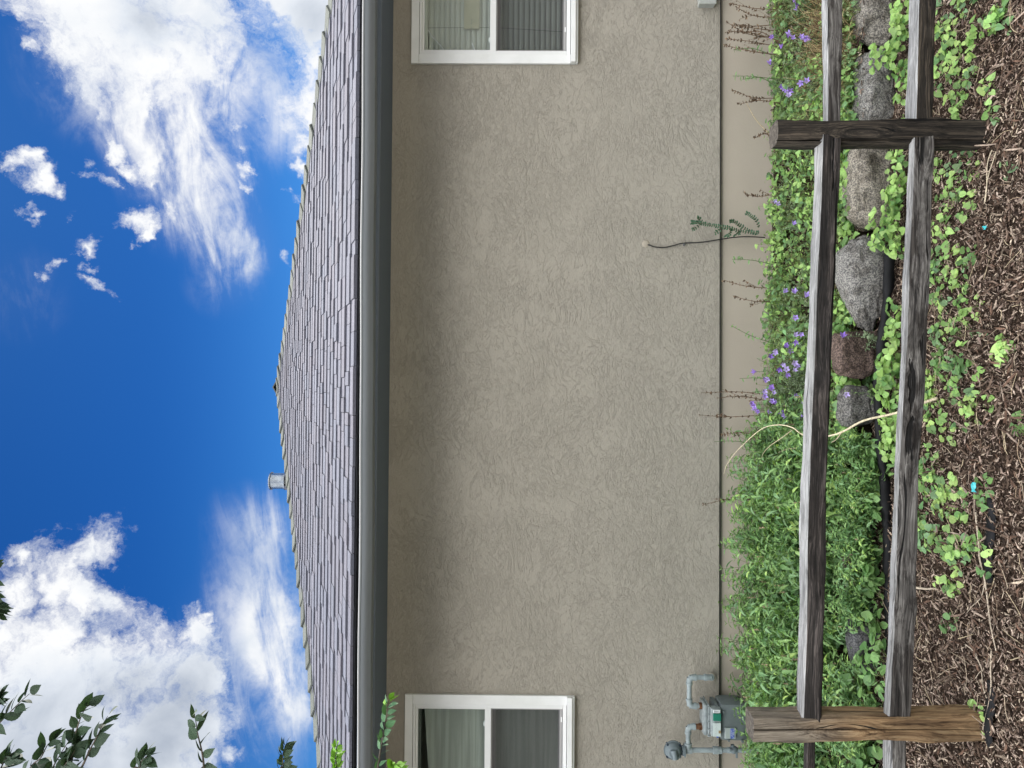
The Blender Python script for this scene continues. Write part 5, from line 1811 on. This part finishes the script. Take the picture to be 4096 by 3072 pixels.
for i, tw in enumerate(TW):
    Q = [gpoint(2700 + a / 1.5845, 2048 + b_ / 1.5845, .028) for a, b_, _ in tw]
    Q = smooth_path(Q, 4)
    b = MB(Q[0]); r_ = (.0042, .006, .003, .0022, .0035, .0022)[i]
    b.tube(Q, [r_ * (1 - .5 * k / (len(Q) - 1)) for k in range(len(Q))], 6, (0.40, .33, .25))
    tag(b.build('twig', vcol, None, smooth=True, loc=Q[0]), TL[i], 'twig', 'twigs on the mulch')
TW2 = [([(1960, 1290), (1985, 1120), (2020, 1010), (2035, 960)], 'forked thin twig in the mulch left of the dark post foot'), ([(1965, 1280), (1975, 1200), (1980, 1040), (2010, 950)], 'second thin twig of the pair left of the dark post foot')]
for pts_, lab in TW2:
    Q = smooth_path([gpoint(*z1(a, b_), .03) for a, b_ in pts_], 4)
    b = MB(Q[0]); b.tube(Q, .0022, 6, (0.42, .35, .25)); tag(b.build('twig', vcol, None, smooth=True, loc=Q[0]), lab, 'twig', 'twigs on the mulch')
# fine twigs as litter
rr = random.Random(99); b = MB((0, 3, 0))
for i in range(520):
    X = rr.uniform(-2.1, 2.3); y = rr.uniform(2.5, 3.6); a = rr.uniform(0, PI)
    L = rr.uniform(.03, .14); z = ground_z(X, y) + .022
    p0 = Vector((X, y, z + rr.uniform(0, .008))); p2 = p0 + Vector((math.cos(a) * L, math.sin(a) * L, rr.uniform(-.05, .09) * L))
    p1 = p0.lerp(p2, .5) + Vector((rr.uniform(-.15, .15) * L, rr.uniform(-.15, .15) * L, rr.uniform(0, .06) * L))
    b.tube(smooth_path([p0, p1, p2], 3), rr.uniform(.0007, .0018), 4, vary(rr, rr.choice([(0.35, .28, .2), (0.25, .18, .12), (0.42, .34, .22)]), .25), cap=False)
tag(b.build('twig_litter', vcol, None, loc=(0, 3, 0)), 'fine pale rootlets and twiglets scattered over the mulch', 'litter', kind='stuff')
# teal litter scraps
for (a, b_, f_, lab) in ((1900, 1465, z2, 'crumpled scrap of turquoise plastic on the mulch in the middle of the photo'), (1972, 1442, z1, 'narrow scrap of turquoise plastic stuck on a leaf to the right')):
    q = gpoint(*f_(a, b_), .05)
    m_ = MB(q); rr = random.Random(int(a))
    sz_ = .020 if f_ is z2 else .012
    G_ = 5; vs = []
    for i in range(G_):
        for j in range(G_):
            vs.append((q.x + (i - 2) * sz_ / 2 * (1 if f_ is z2 else .6), q.y + (j - 2) * sz_ / 3, q.z + rr.uniform(0, .012)))
    m_.add(vs, [(i * G_ + j, (i + 1) * G_ + j, (i + 1) * G_ + j + 1, i * G_ + j + 1) for i in range(G_ - 1) for j in range(G_ - 1)])
    tag(m_.build('plastic_scrap', simple('turquoise_plastic', (0.05, .42, .45), .35, .5), None, loc=q), lab, 'litter')

# ------------------------------------------------------------------ cable and leafy sprig on the wall
cp = [(2585, 975), (2600, 981), (2616, 987), (2655, 990), (2695, 982), (2731, 973), (2806, 969), (2878, 958), (2942, 949), (2999, 947), (3060, 950)]
Q = [at(x, y, WY - .012 if x < 2870 else WY - .010) for x, y in cp]
Q[0].y = WY + .01
Q = smooth_path(Q, 6)
root = empty('cable', Q[0]); tag(root, 'thin black cable leaving a hole in the stucco and running down into the bed', 'cable')
b = MB(Q[0]); b.tube(Q, .0042, 8); b.build('cable_sheath', simple('cable_black', (0.012, .012, .014), .45, .4), root, smooth=True)
b = MB(root.location); q = at(2735, 977, WY - .004); b.box(q.x - .012, q.x + .004, WY - .018, WY + .001, q.z - .005, q.z + .005, bev=.001)
b.build('cable_clip', simple('clip_grey', (0.1, .1, .1), .6), root)
b = MB(root.location); q = at(2583, 975, WY); b.ball((q.x, WY + .004, q.z), .03, 14, sc=(1, .35, 1.0)); b.build('sealant_patch', smoothwall, root, smooth=True)

zc = lambda a, b_: (2550 + a / 3.318, 800 + b_ / 3.318)
root = empty('leafy_sprig', at(*zc(1600, 440), 4.98)); tag(root, 'dark green rose-like sprig with small paired leaflets climbing beside the black cable', 'sprig')
b = MB(root.location); lf = MB(root.location); rr = random.Random(8)
for pts_ in ([(1620, 440), (1400, 420), (1200, 370), (1000, 340), (820, 305), (720, 300)], [(1560, 430), (1460, 400), (1360, 335), (1280, 285), (1225, 290)], [(1610, 370), (1570, 260), (1500, 205), (1440, 175)],
             [(1250, 380), (1240, 430), (1200, 470), (1165, 480)], [(1350, 400), (1340, 440), (1290, 465)], [(1130, 360), (1080, 410), (1030, 440)], [(850, 310), (780, 370), (730, 395)], [(860, 300), (820, 250), (800, 230)]):
    Qs = smooth_path([at(*zc(a, c_), 4.98 + rr.uniform(-.03, .03)) for a, c_ in pts_], 5)
    b.tube(Qs, .0012, 4, (0.12, .10, .06), cap=False)
    tot = sum((Qs[i + 1] - Qs[i]).length for i in range(len(Qs) - 1))
    nl = max(4, int(tot / .015))
    for k in range(nl):
        f = (k + .5) / nl * (len(Qs) - 1); i = int(f); q = Qs[i].lerp(Qs[min(i + 1, len(Qs) - 1)], f - i)
        dr = (Qs[min(i + 1, len(Qs) - 1)] - Qs[max(i - 1, 0)]).normalized()
        for sg in (-1, 1):
            s_ = dr.cross(Vector((0, -1, 0))) * sg
            d = (s_ * .9 + dr * .55 + Vector((0, rr.uniform(-.5, .1), 0)))
            L = rr.uniform(.013, .024)
            leaf(lf, q, d, Vector((rr.uniform(-.3, .3), -1, rr.uniform(0, .6))), L, L * .6, ROUND, vary(rr, (0.045, .105, .06), .25), 0)
b.build('stems', vcol, root); lf.build('leaflets', leafm, root)

# ------------------------------------------------------------------ overhanging tree, upper left
tree = empty('tree', (-3.0, 2.1, ground_z(-3, 2.1)))
tag(tree, 'leafy tree at the left edge whose dark toothed shoots hang in front of the clouds', 'tree')
TO = tree.location
bark = simple('bark', (0.10, .085, .07), .9, .1, var=.5, scale=14, bump=1.0)
z6 = lambda a, b_: (a / 2.458, 2600 + b_ / 2.458)
z8 = lambda a, b_: (1050 + a / 3.16, 2650 + b_ / 3.16)
SH = [  # (points from base to tip, distance, leaf scale, leaf start)
    ([z6(-160, 900), z6(-10, 720), z6(80, 630), z6(200, 510), z6(290, 430)], 2.7, 1.0),
    ([z6(560, 1500), z6(690, 1150), z6(740, 850), z6(780, 700), z6(830, 590), z6(880, 540)], 2.6, 1.0),
    ([z6(620, 1480), z6(800, 1160), z6(880, 990), z6(960, 840), z6(1010, 730), z6(1060, 650)], 2.6, 1.0),
    ([z6(150, 1500), z6(300, 1160), z6(400, 1060), z6(470, 930), z6(530, 890)], 2.65, 1.0),
    ([z6(350, 1500), z6(470, 1250), z6(560, 1080), z6(640, 950), z6(700, 860)], 2.62, 1.1),
    ([z6(500, 1500), z6(600, 1200), z6(700, 1050), z6(770, 930)], 2.6, 1.0),
    ([z6(-100, 1400), z6(10, 1160), z6(60, 1060), z6(120, 1030)], 2.75, 1.0),
    ([z6(-150, 600), z6(-60, 520), z6(10, 460)], 2.7, .8),
    ([z6(1300, 1400), z6(1370, 1160), z6(1400, 1080), z6(1450, 1050)], 2.5, .9),
    ([z6(2010, 1400), z6(2005, 1160), z6(1985, 1000), z6(1945, 830), z6(1925, 700), z6(1905, 640)], 2.5, 1.0),
    ([z8(230, 1600), z8(260, 1334), z8(255, 1170), z8(290, 1050)], 2.7, .75),
    ([z8(1400, 1700), z8(1455, 1334), z8(1500, 1060), z8(1530, 900), z8(1560, 700), z8(1585, 540), z8(1600, 470)], 2.75, .68),
    ([z8(930, 1650), z8(930, 1334), z8(925, 1200), z8(935, 1060)], 3.0, .6),
    ([z8(1700, 1650), z8(1690, 1400), z8(1650, 1310)], 2.6, .7),
    ([(-60, 2330), (-30, 2400), (-5, 2450)], 2.7, .8),
]
tr = MB(TO)
trunk_top = Vector((-2.75, 2.25, 3.1))
base = Vector((-3.0, 2.1, ground_z(-3, 2.1) - .1))
tr.tube(smooth_path([base, Vector((-2.95, 2.12, 1.2)), Vector((-2.85, 2.2, 2.2)), trunk_top, Vector((-2.7, 2.3, 4.2)), Vector((-2.75, 2.25, 5.2))], 5), [.13 - .0040 * k for k in range(26)], 12)
tr.build('trunk', bark, tree, smooth=True)
rr = random.Random(4)
shoots = []
limbs = MB(TO)
for idx, (pts_, Y, ls) in enumerate(SH):
    Q = [at(x, y, Y + rr.uniform(-.03, .03)) for x, y in pts_]
    root_p = Vector((-2.78, 2.25, max(1.8, min(5.0, Q[0].z - .35))))
    Qf = smooth_path([root_p, root_p.lerp(Q[0], .5) + Vector((0, 0, .06))] + Q, 6)
    n = len(Qf)
    limbs.tube(Qf, [.0075 * (1 - k / (n - 1)) ** 1.6 + .0011 for k in range(n)], 6)
    shoots.append((Qf[int(n * .35):], ls, idx))
# more of the crown outside the picture
for k in range(26):
    a = rr.uniform(0, 2 * PI); zz = rr.uniform(2.4, 5.4)
    s_ = Vector((-2.76, 2.25, zz))
    e = s_ + Vector((math.cos(a) * rr.uniform(.5, 1.1) - .35, math.sin(a) * rr.uniform(.5, 1.0) - .1, rr.uniform(.1, .6)))
    px, py = proj(e)
    if e.y > .3 and 0 < px < 4096 and py < 3200: continue
    Qf = smooth_path([s_, s_.lerp(e, .5) + Vector((0, 0, .1)), e], 6); n = len(Qf)
    limbs.tube(Qf, [.014 * (1 - q_ / (n - 1)) + .002 for q_ in range(n)], 6)
    shoots.append((Qf[4:], 1.0, 100 + k))
limbs.build('branches', bark, tree, smooth=True)
fo_ = MB(TO)
for (Q, ls, idx) in shoots:
    tot = sum((Q[i + 1] - Q[i]).length for i in range(len(Q) - 1))
    nl = max(3, int(tot / (.021 * ls if idx < 100 else .02)))
    side0 = rr.uniform(0, 1)
    for k in range(nl + 1):
        f = (k / nl) * (len(Q) - 1) if nl else 0
        i = min(int(f), len(Q) - 2); q = Q[i].lerp(Q[i + 1], f - i)
        dr = (Q[i + 1] - Q[i]).normalized()
        sg = 1 if k % 2 else -1
        s_ = dr.cross(Vector((0.15, -1, .2))).normalized() * sg
        d = dr * rr.uniform(.55, 1.0) + s_ * rr.uniform(.55, 1.0) + Vector((rr.uniform(0, .3), rr.uniform(-.5, .3), -.12))
        if k == nl: d = dr + Vector((.1, 0, -.1))
        L = rr.uniform(.055, .078) * ls * .92 * (1 if k < nl - 1 else .8)
        c = vary(rr, (0.028, .055, .028), .25)
        if idx in (11,): c = vary(rr, (0.07, .16, .075), .2)
        if idx == 11 and k > nl - 4 or idx in (12, 13): c = vary(rr, (0.14, .30, .03), .2)
        leaf(fo_, q + d.normalized() * .004, d, Vector((rr.uniform(-.7, .7), rr.uniform(-.9, .5), rr.uniform(.2, 1))), L, L * rr.uniform(.45, .75), TREE, c, rr.uniform(0, .3))
fo_.build('foliage', treeleaf, tree)

# parts were modelled around their thing's origin; clear any stray offsets
bpy.context.view_layer.update()
